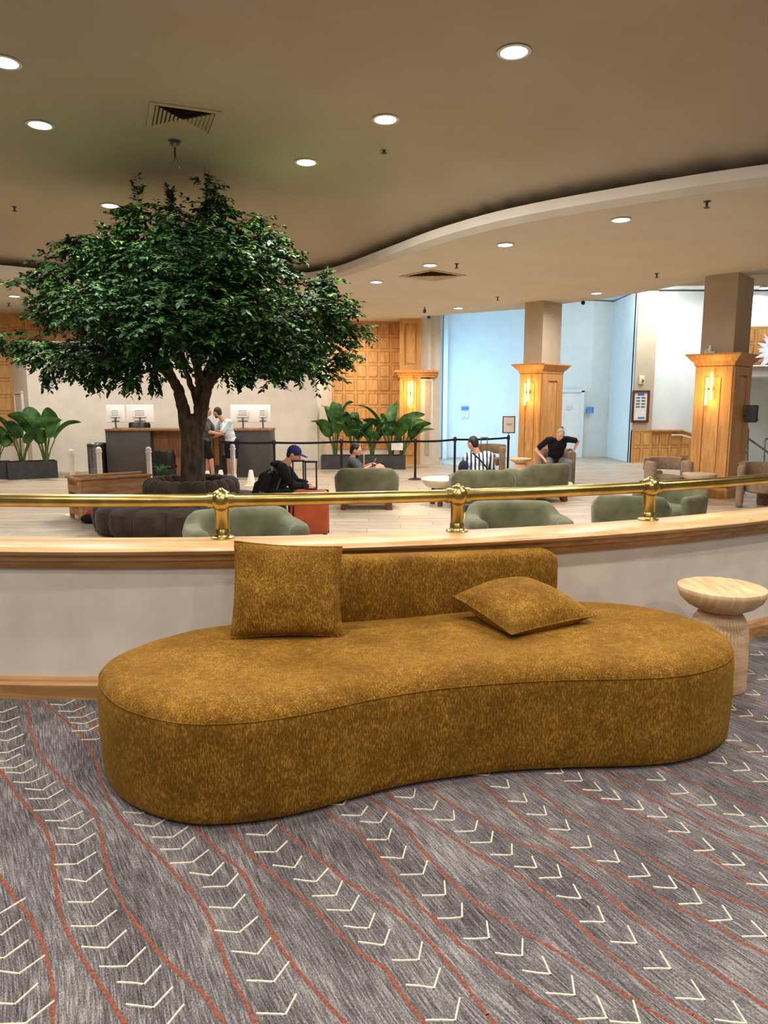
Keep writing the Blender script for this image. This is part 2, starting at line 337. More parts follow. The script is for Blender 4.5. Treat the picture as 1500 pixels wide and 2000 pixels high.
chev=a7([(5,955),(15,1045),(75,1105),(58,1225),(0,870),(100,1300),(9,83),(24,93),(19,122),(16,160),(30,195),(32,240),(22,275),(60,300),(88,322),(122,358),(165,388),(185,422),(210,465),(255,507),(305,540),(298,602),(300,677),(335,747),(358,827),(375,920),(418,1005),(494,1077),(563,1147),(600,1238),(650,1310),
  (250,55),(285,81),(322,103),(333,128),(345,155),(380,190),(555,478),(600,530),(675,572),(710,618),(752,670),(825,722),(885,765),(910,850),(935,945),(1005,1030),(1070,1137),(1115,1265),
  (1040,565),(1078,630),(1150,692),(1235,746),(1312,800),(1370,860),(1440,928),(1500,995),(1340,445),(1410,488),(1485,515)])
chev+=a8([(30,793),(135,852),(195,962),(278,1088),(15,382),(72,456),(152,517),(240,598),(305,685),(410,766),(540,836),(650,907),(745,990),(870,1080),
  (115,218),(192,265),(275,305),(355,347),(418,392),(500,442),(597,492),(693,530),(770,612),(862,704),(987,787),(1120,886),(1252,1008),(1415,1100),
  (410,130),(490,180),(560,235),(635,286),(725,345),(810,412),(920,470),(1040,524),(1145,572),(1243,632),(1360,695),(1495,760),
  (700,122),(775,152),(850,190),(925,226),(1015,265),(1107,295),(1195,355),(1290,422),(1410,482),(1510,560),(1000,1100),
  (1100,150),(1190,200),(1298,246),(1408,288),(1505,330),(1340,85),(1430,110),(1510,155),(1482,38),(1550,60)])
chev+=[(1300+x/5,1200+y/5) for x,y in [(955,400),(875,585),(1020,635),(925,790),(690,935),(855,995),(1040,1055),(745,1240),(960,1348),(1050,1640)]]
mb=MB()
def ribbon(mb,pts,wd,z=.0025,jit=0.0):
    P=[V((p[0],p[1],0)) for p in pts]; vs=[]; m=len(P)
    for i in range(m):
        t=(P[min(i+1,m-1)]-P[max(i-1,0)]).normalized(); n=V((-t.y,t.x,0)); k=wd*(1+random.uniform(-jit,jit))
        vs+=[P[i]-n*k-V((0,0,.001)),P[i]-n*k*.7+V((0,0,z)),P[i]+n*k*.7+V((0,0,z)),P[i]+n*k-V((0,0,.001))]
    fs=[(4*i+k,4*i+k+1,4*i+4+k+1,4*i+4+k) for i in range(m-1) for k in range(3)]
    mb.add(vs,fs)
inside=lambda p:(V((p[0],p[1],0))-KC).length>8.09
for l in lines:
    w_=[G(u,v) for u,v in l]; s0=(w_[0]-w_[1]).normalized(); s1=(w_[-1]-w_[-2]).normalized()
    pre=[w_[0]+s0*d for d in (1.4,1.0,.6,.3)]; post=[w_[-1]+s1*d for d in (.3,.6,1.0,1.5)]
    pp=[p for p in catmull(pre+w_+post,10) if inside(p)]
    ribbon(mb,pp,.0068,.0008,.3)
stuff(mb.build('rust_lines','rust',carpet))
mb=MB(); done=[]
for (u,v) in chev:
    p=G(u,v)
    if not inside(p) or any((p-q_).length<.045 for q_ in done): continue
    done.append(p)
    j=random.uniform; k=max(0,min(1,(u-450)/700))
    r=V((.034-.034*k+j(-.012,.008),.064+j(-.004,.004),0)); l=V((-.072,.002+j(-.008,.012),0))
    ribbon(mb,[p+l,p+l*.5+V((0,j(-.002,.002),0)),p+l*.04],.0031,.003); ribbon(mb,[p-r*.03,p+r*.5,p+r],.0031,.003)
for i in range(140):   # the same rows going on outside the photograph
    p=V((random.choice([-1,1])*random.uniform(2.7,5.5),random.uniform(-3,3),0)); 
    if inside(p): ribbon(mb,[p+V((-.07,0,0)),p],.0031,.003); ribbon(mb,[p,p+V((.02,.063,0))],.0031,.003)
stuff(mb.build('cream_chevrons','cream',carpet))
# lobby floor of long tiles
lob=struct(MB().box((0,9,ZL-.06),(40,36,.112)).build('floor_lobby','grout'))
pw,plen=.30,1.5; pm=MB().box((0,0,0),(plen-.006,pw-.007,.006)); rest=MB(); cand=[]
for j in range(60):
    y=8.2+pw*j; off=(j%3)*.5
    for i in range(-11,11): cand.append((i*plen+off,y))
def seen(x,y):
    return y>9.3 and abs(x)<.56*y*1.0
vis=[c for c in cand if seen(*c)]; vis.sort(key=lambda c:c[1]); near=set(vis[:300]); base=None
for c in cand:
    if c in near:
        if base is None: base=pm.build('floor_tile','plank',lob); base.location=(c[0],c[1],ZL-.002)
        else: o=base.copy(); C.objects.link(o); o.parent=lob; o.location=(c[0],c[1],ZL-.002)
    else: rest.box((c[0],c[1],ZL-.002),(plen-.006,pw-.007,.006))
stuff(rest.build('floor_tiles_far','plank',lob))
# ceilings
struct(MB().box((0,9,ZC+.1),(40,36,.1)).build('ceiling','hallwall'))
S=lambda u,v:G(u,v,ZS)
inner=[(-10.8,-7,0),(-10.8,2,0),(-10.6,8,0),(-9.6,12,0),(-8.2,13.9,0)]+[tuple(S(u,v)) for u,v in [(0,540),(150,552),(350,559),(540,557),(610,553),(670,541),(730,521),(790,500),(870,473),(1000,440),(1200,405),(1500,362)]]+[(6.2,7.7,0),(9,7.1,0),(11.5,7.0,0)]
inner=[V((p[0],p[1],0)) for p in inner]; ic=catmull(inner,7)
outer=[S(825,617),S(1020,603),S(1180,582),S(1245,571),S(1370,548),S(1480,535)]; outer=[V((p.x,p.y,0)) for p in outer]
poly=[(p.x,p.y) for p in ic]+[(11.5,9.5)]+[(p.x,p.y) for p in reversed(outer)]+[(.9,23.4),(-15,23.4),(-15,-7)]
struct(MB().prism(poly,ZS,ZS+.08).build('ceiling_soffit','soffit'))
mb=MB(); vs=[]; prof=[(0,ZS-.002),(-.09,ZS+.07),(-.09,ZS+.2),(-.03,ZS+.2),(.1,ZS+.08)]
for i,p in enumerate(ic):
    t=(ic[min(i+1,len(ic)-1)]-ic[max(i-1,0)]).normalized(); n=V((-t.y,t.x,0))
    for o_,z in prof: q=p+n*o_; vs.append((q.x,q.y,z))
m=len(prof); mb.add(vs,[(i*m+k,i*m+(k+1)%m,(i+1)*m+(k+1)%m,(i+1)*m+k) for i in range(len(ic)-1) for k in range(m)])
struct(mb.build('trim_3','fascia'))
# high ceiling: flat in the middle, curving down to the fascia all round
mb=MB(); A_=np.array([(p.x,p.y) for p in ic]); gx=np.arange(-11.6,12.2,.3); gy=np.arange(-7.2,17.2,.3)
for y in gy:
    for x in gx:
        dd_=np.hypot(A_[:,0]-x,A_[:,1]-y); i=int(dd_.argmin()); t_=A_[min(i+1,len(A_)-1)]-A_[max(i-1,0)]; sd=np.sign(-(t_[1])*(x-A_[i][0])+t_[0]*(y-A_[i][1]))
        f=max(0,min(1,((dd_[i] if sd<0 else -dd_[i])+.15)/2.2)); f=math.sin(f*PI/2); mb.v.append((float(x),float(y),ZS+.26+(ZC-ZS-.26)*f))
nx_=len(gx); mb.f=[(j*nx_+i,j*nx_+i+1,(j+1)*nx_+i+1,(j+1)*nx_+i) for j in range(len(gy)-1) for i in range(nx_-1)]; mb.sm=[True]*len(mb.f)
struct(mb.build('ceiling_vault','ceiling'))
# bulkhead above the outer soffit edge
mb=MB(); oo=[V((.9,23.4,0))]+outer+[V((11.5,9.5,0))]
for i in range(len(oo)-1):
    d=oo[i+1]-oo[i]; mb.box((d.length/2,.04,(ZS+ZC)/2+.0),(d.length,.08,ZC-ZS),frame(oo[i],d))
struct(mb.build('wall_bulkhead','fascia'))
# outer shell
struct(MB().box((-14.9,8,2.1),(.2,34,5.3)).build('wall_left','plaster'))
struct(MB().box((11.6,2,2.1),(.2,20,5.3)).build('wall_right','plaster'))
# ---- back walls
def wallseg(mb,p,q,z0,z1,th=.15,off=0):
    d=q-p; mb.box((d.length/2,th/2+off,(z0+z1)/2),(d.length,th,z1-z0),frame(p,d)); return d
pA=G(66,922,ZL); pB=G(621,914,ZL); pC=G(650,905,ZL); pD=D(785,900,22.2); pD.z=0
for p in(pA,pB,pC): p.z=0
mb=MB(); wallseg(mb,pA,pB,ZL,3.05); struct(mb.build('wall_back','plaster'))
mb=MB(); wallseg(mb,pB,pC,ZL,ZS); struct(mb.build('wall_return','plaster'))
def panelgrid(name,p,q,z0,z1,nx,nz,mat='oak',off=0):
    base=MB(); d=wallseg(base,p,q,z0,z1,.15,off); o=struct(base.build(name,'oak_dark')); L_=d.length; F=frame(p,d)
    cw=L_/nx; ch=(z1-z0)/nz; rail=MB(); rw=.045
    for i in range(nx+1): rail.box((min(max(i*cw,rw/2),L_-rw/2),off-.012,(z0+z1)/2),(rw*1.6,.03,z1-z0),F)
    for k in range(nz+1): rail.box((L_/2,off-.0125,min(max(z0+k*ch,z0+rw/2),z1-rw/2)),(L_,.03,rw*1.6),F)
    rail.build('panel_frame','oak',o)
    pm=None
    for i in range(nx):
        for k in range(nz):
            if pm is None:
                w2,h2=cw/2-rw*.8-.008,ch/2-rw*.8-.008; b_=.03; vs=[]
                for (s_,y_) in((1,0),(1,-.012),(1-b_*1.6/max(w2,.01)*.5,-.026)):
                    vs+=[(-w2*s_,y_,-h2*s_),(w2*s_,y_,-h2*s_),(w2*s_,y_,h2*s_),(-w2*s_,y_,h2*s_)]
                fs=[(r*4+j,r*4+(j+1)%4,r*4+4+(j+1)%4,r*4+4+j) for r in(0,1) for j in range(4)]+[(8,9,10,11)]
                x=MB().add(vs,fs,None,False).build('panel','oak_panel',o); pm=x
            else: x=pm.copy(); C.objects.link(x); x.parent=o
            x.matrix_local=F@Matrix.Translation((( i+.5)*cw,off-.0,z0+(k+.5)*ch))
    return o
panelgrid('wall_panelled_right',pC,pD,ZL+.45,ZS,6,9)
mb=MB(); wallseg(mb,pC,pD,ZL,ZL+.45); struct(mb.build('trim_4','plaster'))
pL0=V((-14.8,17.6,0)); pL1=G(38,915,ZL); pL1.z=0
d=(pA-pL1); panelgrid('wall_panelled_left',pL0,pL1,.3,ZS,11,8)
mb=MB(); wallseg(mb,pL0,pL1,ZL,.3); struct(mb.build('trim_5','plaster'))
panelgrid('wall_panelled_top',pL1,pB,3.05,ZS,21,2)
mb=MB(); wallseg(mb,pL1,pA,ZL,3.05); struct(mb.build('wall_door_bay','plaster'))
dd=(pA-pL1); F=frame(pL1,dd)
dr=struct(MB().box((dd.length*.42,-.02,ZL+1.02),(.62,.05,2.04),F).build('door_1','plaster'))
mb=MB()
for s_ in(-1,1): mb.box((dd.length*.42+s_*.35,-.035,ZL+1.05),(.07,.06,2.1),F)
mb.box((dd.length*.42,-.035,ZL+2.1),(.77,.06,.07),F); mb.build('door_frame','white',dr)
MB().ball((0,0,0),.03,10,F@Matrix.Translation((dd.length*.42-.24,-.08,ZL+1.0))).build('door_knob','steel',dr)
# ---- hall walls
hA=G(845,893,ZL); hB=G(1148,893,ZL); hC=G(1245,890,ZL)
for p in(hA,hB,hC): p.z=0
hL=V((1.4,22.6,0))
mb=MB(); wallseg(mb,hA,hB,ZL,ZC); struct(mb.build('wall_hall_back','hallwall'))
mb=MB(); wallseg(mb,hB,hC,ZL,ZC); struct(mb.build('wall_hall_side','hallwall'))
mb=MB(); wallseg(mb,G(1205,890,ZL)*1.0,V((13,24.3,0)),ZL,ZC,.15,.6); struct(mb.build('wall_hall_far','hallwall'))
mb=MB(); wallseg(mb,hA,hC,ZL,ZL+.14,.03,-.03); struct(mb.build('baseboard_hall','white'))
# white jamb between pilaster and blue hall
jp=G(843,912,ZL); jp.z=0
struct(MB().box((0,0,(ZL+ZC)/2),(.3,1.6,ZC-ZL),Matrix.Translation((G(838,905,ZL).x+.12,22.2,0))).build('wall_jamb','plaster'))
struct(MB().box((0,0,(ZL+ZC)/2),(.14,.4,ZC-ZL),Matrix.Translation((D(868,893,23.6).x,23.8,0))).build('trim_6','white'))
rp=G(1229,903,ZL); rq=G(1266,903,ZL); rp.z=rq.z=0; rE=V((13.5,rq.y,0))
mb=MB(); wallseg(mb,rp,rE,ZL,ZC,.2); mb.box((rp.x+.1,rp.y+1.4,(ZL+ZC)/2),(.2,2.6,ZC-ZL)); struct(mb.build('wall_stair','hallwall'))
mb=MB(); mb.box(((rp.x+rq.x)/2,rp.y-.06,(ZL+ZC)/2),(rq.x-rp.x,.12,ZC-ZL)); struct(mb.build('wall_pier','darker_plaster'))
p1=V((rp.x,rp.y-.14,0)); p2=V((rq.x,rq.y-.14,0)); panelgrid('trim_7',p1,p2,ZL,.6,2,2)
p3=V((rq.x+.02,rq.y-.02,0)); p4=V((rq.x+.92,rq.y-.02,0)); panelgrid('trim_8',p3,p4,ZL,.6,3,2)
# sloping wainscot going down with the stair
mb=MB(); x0=p4.x; Ls=2.0; dz=.62*Ls*.55
mb.add([(x0,p4.y-.02,ZL),(x0+Ls,p4.y-.02,ZL),(x0+Ls,p4.y-.02,.6-dz),(x0,p4.y-.02,.6),(x0,p4.y+.1,ZL),(x0+Ls,p4.y+.1,ZL),(x0+Ls,p4.y+.1,.6-dz),(x0,p4.y+.1,.6)],[(0,1,2,3),(7,6,5,4),(3,2,6,7),(0,4,5,1),(1,5,6,2),(0,3,7,4)],None,False)
sl=struct(mb.build('trim_9','oak'))
for k in range(6):
    zz=.6-dz*(k+.5)/6
    for r_ in(0,1):
        x=MB().box((0,0,0),(.2,.03,.24)).build('panel','oak_panel',sl); x.location=(x0+Ls*(k+.5)/6,p4.y-.035,zz-.23-r_*.36)
for i,(pa,pb) in enumerate([(p1,p4)]):
    mb=MB(); mb.box(((pa.x+pb.x)/2,pa.y+.02,.62),(pb.x-pa.x,.12,.04)); struct(mb.build('trim_10','oak'))
mb=MB(); mb.tube([(x0,p4.y-.03,.62),(x0+Ls,p4.y-.03,.62-dz)],.03,8); struct(mb.build('trim_11','oak_mould'))
hr=thing('stair_handrail','white stair handrail sloping down the panelled wainscot','handrail',(x0-.3,p4.y-.12,0))
MB().tube([(0,0,.48),(.25,0,.48),(.45,0,.44),(2.0,0,.44-.52)],.022,8).build('rail','white',hr)
for k in(.35,1.1): MB().cyl((k,0,.46-max(0,k-.45)*.33),(k,.1,.42-max(0,k-.45)*.33),.01).build('bracket','steel',hr)
# balcony on the right
bx=D(1437,700,20.5).x
struct(MB().box((bx+3,20.5+1,2.32),(6,2.4,.28)).build('trim_12','white'))
q0=V((bx,20.25,0)); q1=V((bx+1.17,20.25,0)); panelgrid('wall_balcony',q0,q1,2.62,3.52,3,2)
mb=MB(); mb.box((bx+.6,20.2,2.54),(1.3,.25,.1)); struct(mb.build('trim_13','oak_mould'))

# ================================================================== PILLARS
def pillar(label,corner,dirL,aL,dirR,aR,sconce_on=True,full=True,group=None):
    """square pillar set at an angle: corner nearest to us, two faces going away"""
    c=V((corner[0],corner[1],0)); dl=V((dirL[0],dirL[1],0)).normalized(); dr_=V((dirR[0],dirR[1],0)).normalized()
    t=thing('clad_pillar',label,'pillar',(c.x,c.y,ZL))
    zc=2.39-ZL
    def quad(e):   # expand by e
        a_=-dl*e-dr_*e; return [a_, dl*(aL+e)-dr_*e, dl*(aL+e)+dr_*(aR+e), dr_*(aR+e)-dl*e]
    def ring(mb,prof):
        vs=[]
        for e,z in prof: vs+=[(p.x,p.y,z) for p in quad(e)]
        m_=len(prof); mb.add(vs,[(i*4+k,i*4+(k+1)%4,i*4+4+(k+1)%4,i*4+4+k) for i in range(m_-1) for k in range(4)]+[(3,2,1,0),tuple((m_-1)*4+k for k in range(4))],None,False)
    mb=MB(); ring(mb,[(-.04,zc-.02),(-.04,ZS-ZL)]); mb.build('plaster_shaft','darker_plaster',t)
    mb=MB(); ring(mb,[(0,0),(0,zc-.2)]); mb.build('wood_shaft','oak',t)
    mb=MB(); ring(mb,[(.06,0),(.06,.16),(.03,.2),(0.0,.22)]); mb.build('plinth','oak',t)
    mb=MB(); ring(mb,[(0.005,zc-.24),(.03,zc-.22),(.04,zc-.16),(.08,zc-.13),(.15,zc-.04),(.17,zc-.03),(.17,zc)]); mb.build('cornice','oak',t)
    for (d1,d2,L_) in((dl,dr_,aL),(dr_,dl,aR)):
        F=frame((0,0,0),d1)
        sgn=-1 if (d1.x*d2.y-d1.y*d2.x)>0 else 1
        # stiles and rails proud of the shaft leave a tall recessed panel
        mb=MB(); w_=L_*.27
        for (x_,ww,z0,z1) in ((w_/2,w_,.22,zc-.24),(L_-w_/2,w_,.22,zc-.24),(L_/2,L_-2*w_,.22,.4),(L_/2,L_-2*w_,zc-.4,zc-.24)):
            mb.box((x_,sgn*.018,(z0+z1)/2),(ww,.036,z1-z0),F)
        mb.build('panel_surround','oak',t)
        mb=MB(); mb.box((L_/2,sgn*.008,(zc)/2),(L_*.46-.05,.03,zc-.9),F); mb.build('panel','oak_panel',t)
    return t,dl,dr_,zc
def sconce(label,pos,nrm,sc_=1,pw=7):
    t=thing('wall_sconce',label,'lamp',pos,0,None); n=V((nrm[0],nrm[1],0)).normalized(); F=frame((0,0,0),(-n.y,n.x))  # x tangent
    s=V((-n.y,n.x,0))
    mb=MB(); mb.cyl((0,0,0),n*.02,.055*sc_); mb.cyl(n*.02,n*.10,.012); mb.box((0,0,0),(.13*sc_,.03,.03),Matrix.Translation(n*.10)@F); mb.build('mount','brass',t)
    for k,sg in enumerate((-1,1)):
        c=n*.10+s*sg*.042*sc_; z=.05*sg
        MB().cyl(c+V((0,0,-.26*sc_+z)),c+V((0,0,.26*sc_+z)),.022*sc_,n=10).build('glass_tube','sconce',t)
    for zz in(-.2,.2):
        l=bpy.data.lights.new('sconce_light','POINT'); l.energy=pw; l.color=(1,.6,.18); l.shadow_soft_size=.04; o=bpy.data.objects.new('sconce_light',l); C.objects.link(o); o.parent=t; o.location=n*.24+V((0,0,zz))
    return t
def cornerpillar(label,u0,u1,u2,d,slabel,aR=None,v=770):
    c=D(u1,v,d); 
    # left face end: same plane direction at 45 degrees
    def meet(u,dirv):
        r=ray(u,v); # solve c + dirv*s on ray
        # cross((c+dirv*s).xy, r.xy)=0
        s=-(c.x*r.y-c.y*r.x)/(dirv[0]*r.y-dirv[1]*r.x); return abs(s)
    ang=math.radians(42); dl=(-math.cos(ang),math.sin(ang)); dr_=(math.sin(ang),math.cos(ang))
    aL=meet(u0,dl); aR=meet(u2,dr_)
    t,dl_,drr,zc=pillar(label,(c.x,c.y),dl,aL,dr_,aR)
    n=V((-drr.x,-drr.y,0)); m_=V((c.x,c.y,0))+dl_*aL*.56
    return t,m_,n,aL,aR,drr,c,dl_
t,m1,n1,aL,aR,dr1,c1,dl1=cornerpillar('farther oak-clad square pillar beside the blue-lit hall opening',1016,1057,1096,17.5,'')
sconce('glowing brass tube sconce on the pillar beside the blue-lit hall',m1+n1*.03+V((0,0,D(1033,766,17.7).z)),n1)
t,m2,n2,aL,aR,dr2,c2,dl2=cornerpillar('nearer oak-clad square pillar with a grey speaker on its right side',1357,1429,1462,13.75,'')
sconce('glowing brass tube sconce on the pillar that carries the grey speaker',m2+n2*.03+V((0,0,D(1388,760,14.1).z)),n2)
# speaker on pillar 2
nR=V((-dl2.x,-dl2.y,0)); ps=V((c2.x,c2.y,0))+dr2*aR*.72+nR*.16; ps.z=D(1450,808,14.2).z
t=thing('wall_speaker','small grey loudspeaker bracketed to the right face of the near pillar','speaker',ps)
F=frame((0,0,0),(dr2.x,dr2.y))
MB().box((0,0,0),(.18,.2,.34),F,.02).build('cabinet','speaker',t); MB().box((0,-.1 if (F@V((0,-1,0))).dot(nR)>0 else .1,.01),(.15,.01,.3),F).build('grille','planter',t)
MB().cyl((0,0,-.05),-nR*.14+V((0,0,-.05)),.015).build('bracket','black',t)
MB().ball(nR*.105+V((.03,0,-.12)),.018,8).build('badge','steel',t)
# pilaster at the end of the panelled wall
px=D(800,727,21.3); t=thing('clad_pillar','oak-clad wall pilaster at the end of the square-panelled wall','pillar',(px.x,21.3,ZL))
zc=2.39-ZL; wl=D(781,720,21.3).x-px.x; wr=D(822,720,21.3).x-px.x
MB().box(((wl+wr)/2,.5,(ZS-ZL)/2+.6),(wr-wl,1.0,ZS-ZL-1.2+.0)).build('upper_shaft','oak',t)
MB().box(((wl+wr)/2,.5,.6),(wr-wl,1.0,1.2)).build('lower_shaft','oak',t)
x=(wl+wr)/2; W_=wr-wl
mb=MB(); 
for (a0,a1,z0,z1) in((wl,wl+.12,zc,ZS-ZL),(wr-.12,wr,zc,ZS-ZL),(wl+.12,wr-.12,ZS-ZL-.14,ZS-ZL),(wl+.12,wr-.12,zc,zc+.14)): mb.box(((a0+a1)/2,-.02,(z0+z1)/2),(a1-a0,.04,z1-z0))
mb.build('panel_surround','oak',t)
MB().box((x,-.005,(zc+ZS-ZL)/2),(W_-.36,.04,ZS-ZL-zc-.4)).build('panel','oak_panel',t)
MB().box((x,-.006,zc/2),(W_-.25,.03,zc-.6)).build('panel','oak_panel',t)
MB().box((wr+.18,.45,(zc-.25)/2),(.36,.9,zc-.25)).build('side_shaft','plaster',t)
MB().box((wr+.2,-.01,zc/2),(.13,.03,zc-.6)).build('side_panel','darker_plaster',t)
MB().box((wr+.15,.5,(ZS-ZL+zc)/2),(.3,.9,ZS-ZL-zc)).build('upper_side','plaster',t)
mb=MB()
for (e,z0,z1) in((.05,zc-.2,zc-.13),(.1,zc-.13,zc-.06),(.16,zc-.06,zc)): mb.box(((wl+wr+.36)/2,.35-e/2,(z0+z1)/2),(wr+.36-wl+2*e,.7+e,z1-z0))
mb.build('cornice','oak',t)
sconce('glowing brass tube sconce on the wall pilaster behind the plants',(px.x+x,21.24,D(800,768,21.3).z),(0,-1),1.15,11)

# ================================================================== LIGHTS IN THE CEILINGS
def downlight(u,v,z,label,grp,r=.1,e=60,cool=False):
    p=G(u,v,z); t=thing('downlight',label,'light',(p.x,p.y,z),0,grp)
    MB().lathe([(r*1.02,-.001),(r*1.25,-.004),(r*1.3,-.012),(r*1.1,-.018),(r,-.012),(r,-.001)],n=20).build('trim_ring','white',t)
    MB().lathe([(r,-.0135),(r*.6,-.02),(.01,-.022)],n=20).build('lens','lampcool' if cool else 'lamp',t)
    l=bpy.data.lights.new('downlight_lamp','AREA'); l.shape='DISK'; l.size=r*1.6; l.energy=e; l.color=(1,.94,.88) if not cool else (.9,.96,1); l.spread=math.radians(165)
    o=bpy.data.objects.new('downlight_lamp',l); C.objects.link(o); o.parent=t; o.location=(0,0,-.03)
UG='round downlights in the high ceiling'; SG='round downlights in the low soffit'
EU=108; ES=78
for u,v,lb in [(1004,100,'largest ceiling downlight, alone at upper right'),(753,232,'ceiling downlight above a tiny sprinkler, top centre'),(598,316,'ceiling downlight right of the air vent, above the tree top'),
   (215,401,'ceiling downlight just left of the tree top'),(78,243,'elongated bluish downlight left of the air vent'),(8,120,'ceiling downlight cut by the left photo edge')]:
    downlight(u,v,ZC,lb,UG,.125,EU,u<100)
for u,v,lb in [(1213,428,'rightmost soffit downlight, under the curved fascia'),(987,477,'second soffit downlight from the right under the fascia'),(840,517,'soffit downlight directly above the soffit vent'),(735,550,'soffit downlight nearest the right tip of the tree crown'),
   (895,601,'soffit downlight in front of the blue hall opening'),(1165,572,'soffit downlight between the two oak pillars'),(692,615,'soffit downlight against the panelled wall top'),(28,578,'soffit downlight at the far left, left of the tree')]:
    downlight(u,v,ZS,lb,SG,.105,ES)
for x,y in [(-5.2,16.8),(-3.4,17.4),(-9.8,15.6)]:   # go on behind the crown
    l=area('downlight_lamp',(x,y,ZS-.05),(x,y,0),.2,ES,(1,.94,.88),shape='DISK')
for x,y in [(2.6,4.6),(4.0,2.6),(-2.8,4.6),(-1.2,2.6),(1.0,1.6),(0,-1),(3,-1.5),(-3.5,0.5),(5.5,4.5),(-6.2,10.2),(-6,4),(-3.2,-3),(2,-4)]:
    area('downlight_lamp',(x,y,ZC-.05),(x,y,0),.2,EU*.72,(1,.94,.88),shape='DISK')
for u,v,lb in [(1363,553,'downlight in the tall hall ceiling left of the near pillar'),(1492,563,'downlight in the tall hall ceiling at the right edge')]:
    downlight(u,v,ZC,lb,'downlights of the tall hall',.12,60,True)
# vents, sprinklers
def vent(c,sx,sy,rz,label,n=7,slope=1):
    t=thing('ceiling_vent',label,'vent',c,rz)
    mb=MB()
    for s_ in(-1,1): mb.box((0,s_*(sy/2-.03),-.008),(sx,.06,.016)); mb.box((s_*(sx/2-.03),0,-.0082),(.06,sy-.12,.016))
    mb.build('frame','vent',t); MB().box((0,0,-.001),(sx-.1,sy-.1,.002)).build('backing','dark',t)
    for k in range(n):
        f=1-(k+.6)/(n+.4); hx=(sx/2-.06)*f; hy=(sy/2-.06)*f; b_=.017
        vs=[]
        for (e,z) in((b_,-.004),(-b_,-.02-.0*k)): vs+=[(-hx-e*-1,-hy+e,z),(hx-e,-hy+e,z),(hx-e,hy-e,z),(-hx+e,hy-e,z)]
        vs2=[(x_,y_,z_+.003) for x_,y_,z_ in vs]
        mb=MB(); mb.add(vs+vs2,[(j,(j+1)%4,4+(j+1)%4,4+j) for j in range(4)]+[(8+j,12+j,12+(j+1)%4,8+(j+1)%4) for j in range(4)],None,False); mb.build('louvre','vent',t)
pv=G(363,228,ZC); pv2=G(437,225,ZC); pv=(G(290,197,ZC)+G(437,217,ZC)+G(414,262,ZC)+G(285,247,ZC))/4; vent((pv.x,pv.y,ZC),.78,.78,math.radians(21),'square louvred air vent in the high ceiling above the tree')
pv=G(845,538,ZS); vent((pv.x,pv.y,ZS),.9,.9,math.radians(40),'square louvred air vent in the low soffit')
def sprinkler(u,v,z,label,s=1):
    p=G(u,v-4,z); t=thing('sprinkler_head',label,'sprinkler',(p.x,p.y,z),0,'ceiling sprinkler heads')
    MB().lathe([(.035*s,0),(.035*s,-.008),(.012*s,-.012),(.012*s,-.05*s),(.006,-.055*s)],n=12).build('body','speaker',t)
    MB().lathe([(.006,-.055*s),(.03*s,-.06*s),(.03*s,-.066*s),(.005,-.068*s)],n=10).build('deflector','speaker',t)
for u,v,z,lb in [(750,291,ZC,'sprinkler under the top-centre downlight'),(28,407,ZC,'sprinkler on the high ceiling at far left'),(1381,397,ZS,'sprinkler nearest the fascia, upper right'),(892,519,ZS,'sprinkler right of the soffit vent downlight'),
   (1283,538,ZS,'sprinkler left of the near pillar top'),(972,584,ZS,'sprinkler left of the far pillar top'),(17,596,ZS,'sprinkler above the left panelled wall')]: sprinkler(u,v,z,lb,1.2)
p=G(1139,588,ZS-.05); t=thing('security_camera','tiny dark dome camera hanging at the soffit edge','camera',(p.x,p.y,ZS))
MB().cyl((0,0,0),(0,0,-.06),.02).build('stem','white',t); MB().ball((0,0,-.09),.05,10).build('dome','black',t)
p=G(828,607,ZS-.05); t=thing('security_camera','small grey camera above the wall pilaster','camera',(p.x,p.y-.3,ZS))
MB().cyl((0,0,0),(0,0,-.08),.02).build('stem','steel',t); MB().box((0,0,-.1),(.07,.14,.08),None,.01).build('housing','speaker',t)
p=G(341,275,ZC); t=thing('ceiling_hook','metal ceiling rose with hanging hooks above the tree','hook',(p.x,p.y,ZC))
MB().lathe([(.08,0),(.08,-.015),(.04,-.03),(.03,-.06),(.02,-.08)],n=16).build('rose','steel',t)
MB().cyl((0,0,-.06),(0,0,-.2),.012).build('rod','redwood',t)
for s_ in(-1,1):
    MB().tube([(0,0,-.18),(s_*.02,0,-.24),(s_*.05,0,-.29),(s_*.04,0,-.33)],.007,6).build('hook','steel',t)
    MB().ball((s_*.04,0,-.04),.022,8).build('bolt','steel',t)
# small alarm wedge on the fascia
p=G(1105,402,ZS+.2); t=thing('alarm_sounder','small white wedge-shaped alarm on top of the curved fascia','alarm',(p.x-.05,p.y+.16,ZS+.2))
MB().add([(-.14,0,0),(.14,0,0),(0,0,.1),(-.14,.08,0),(.14,.08,0),(0,.08,.1)],[(0,1,2),(5,4,3),(0,3,4,1),(1,4,5,2),(2,5,3,0)],None,False).build('housing','white',t)

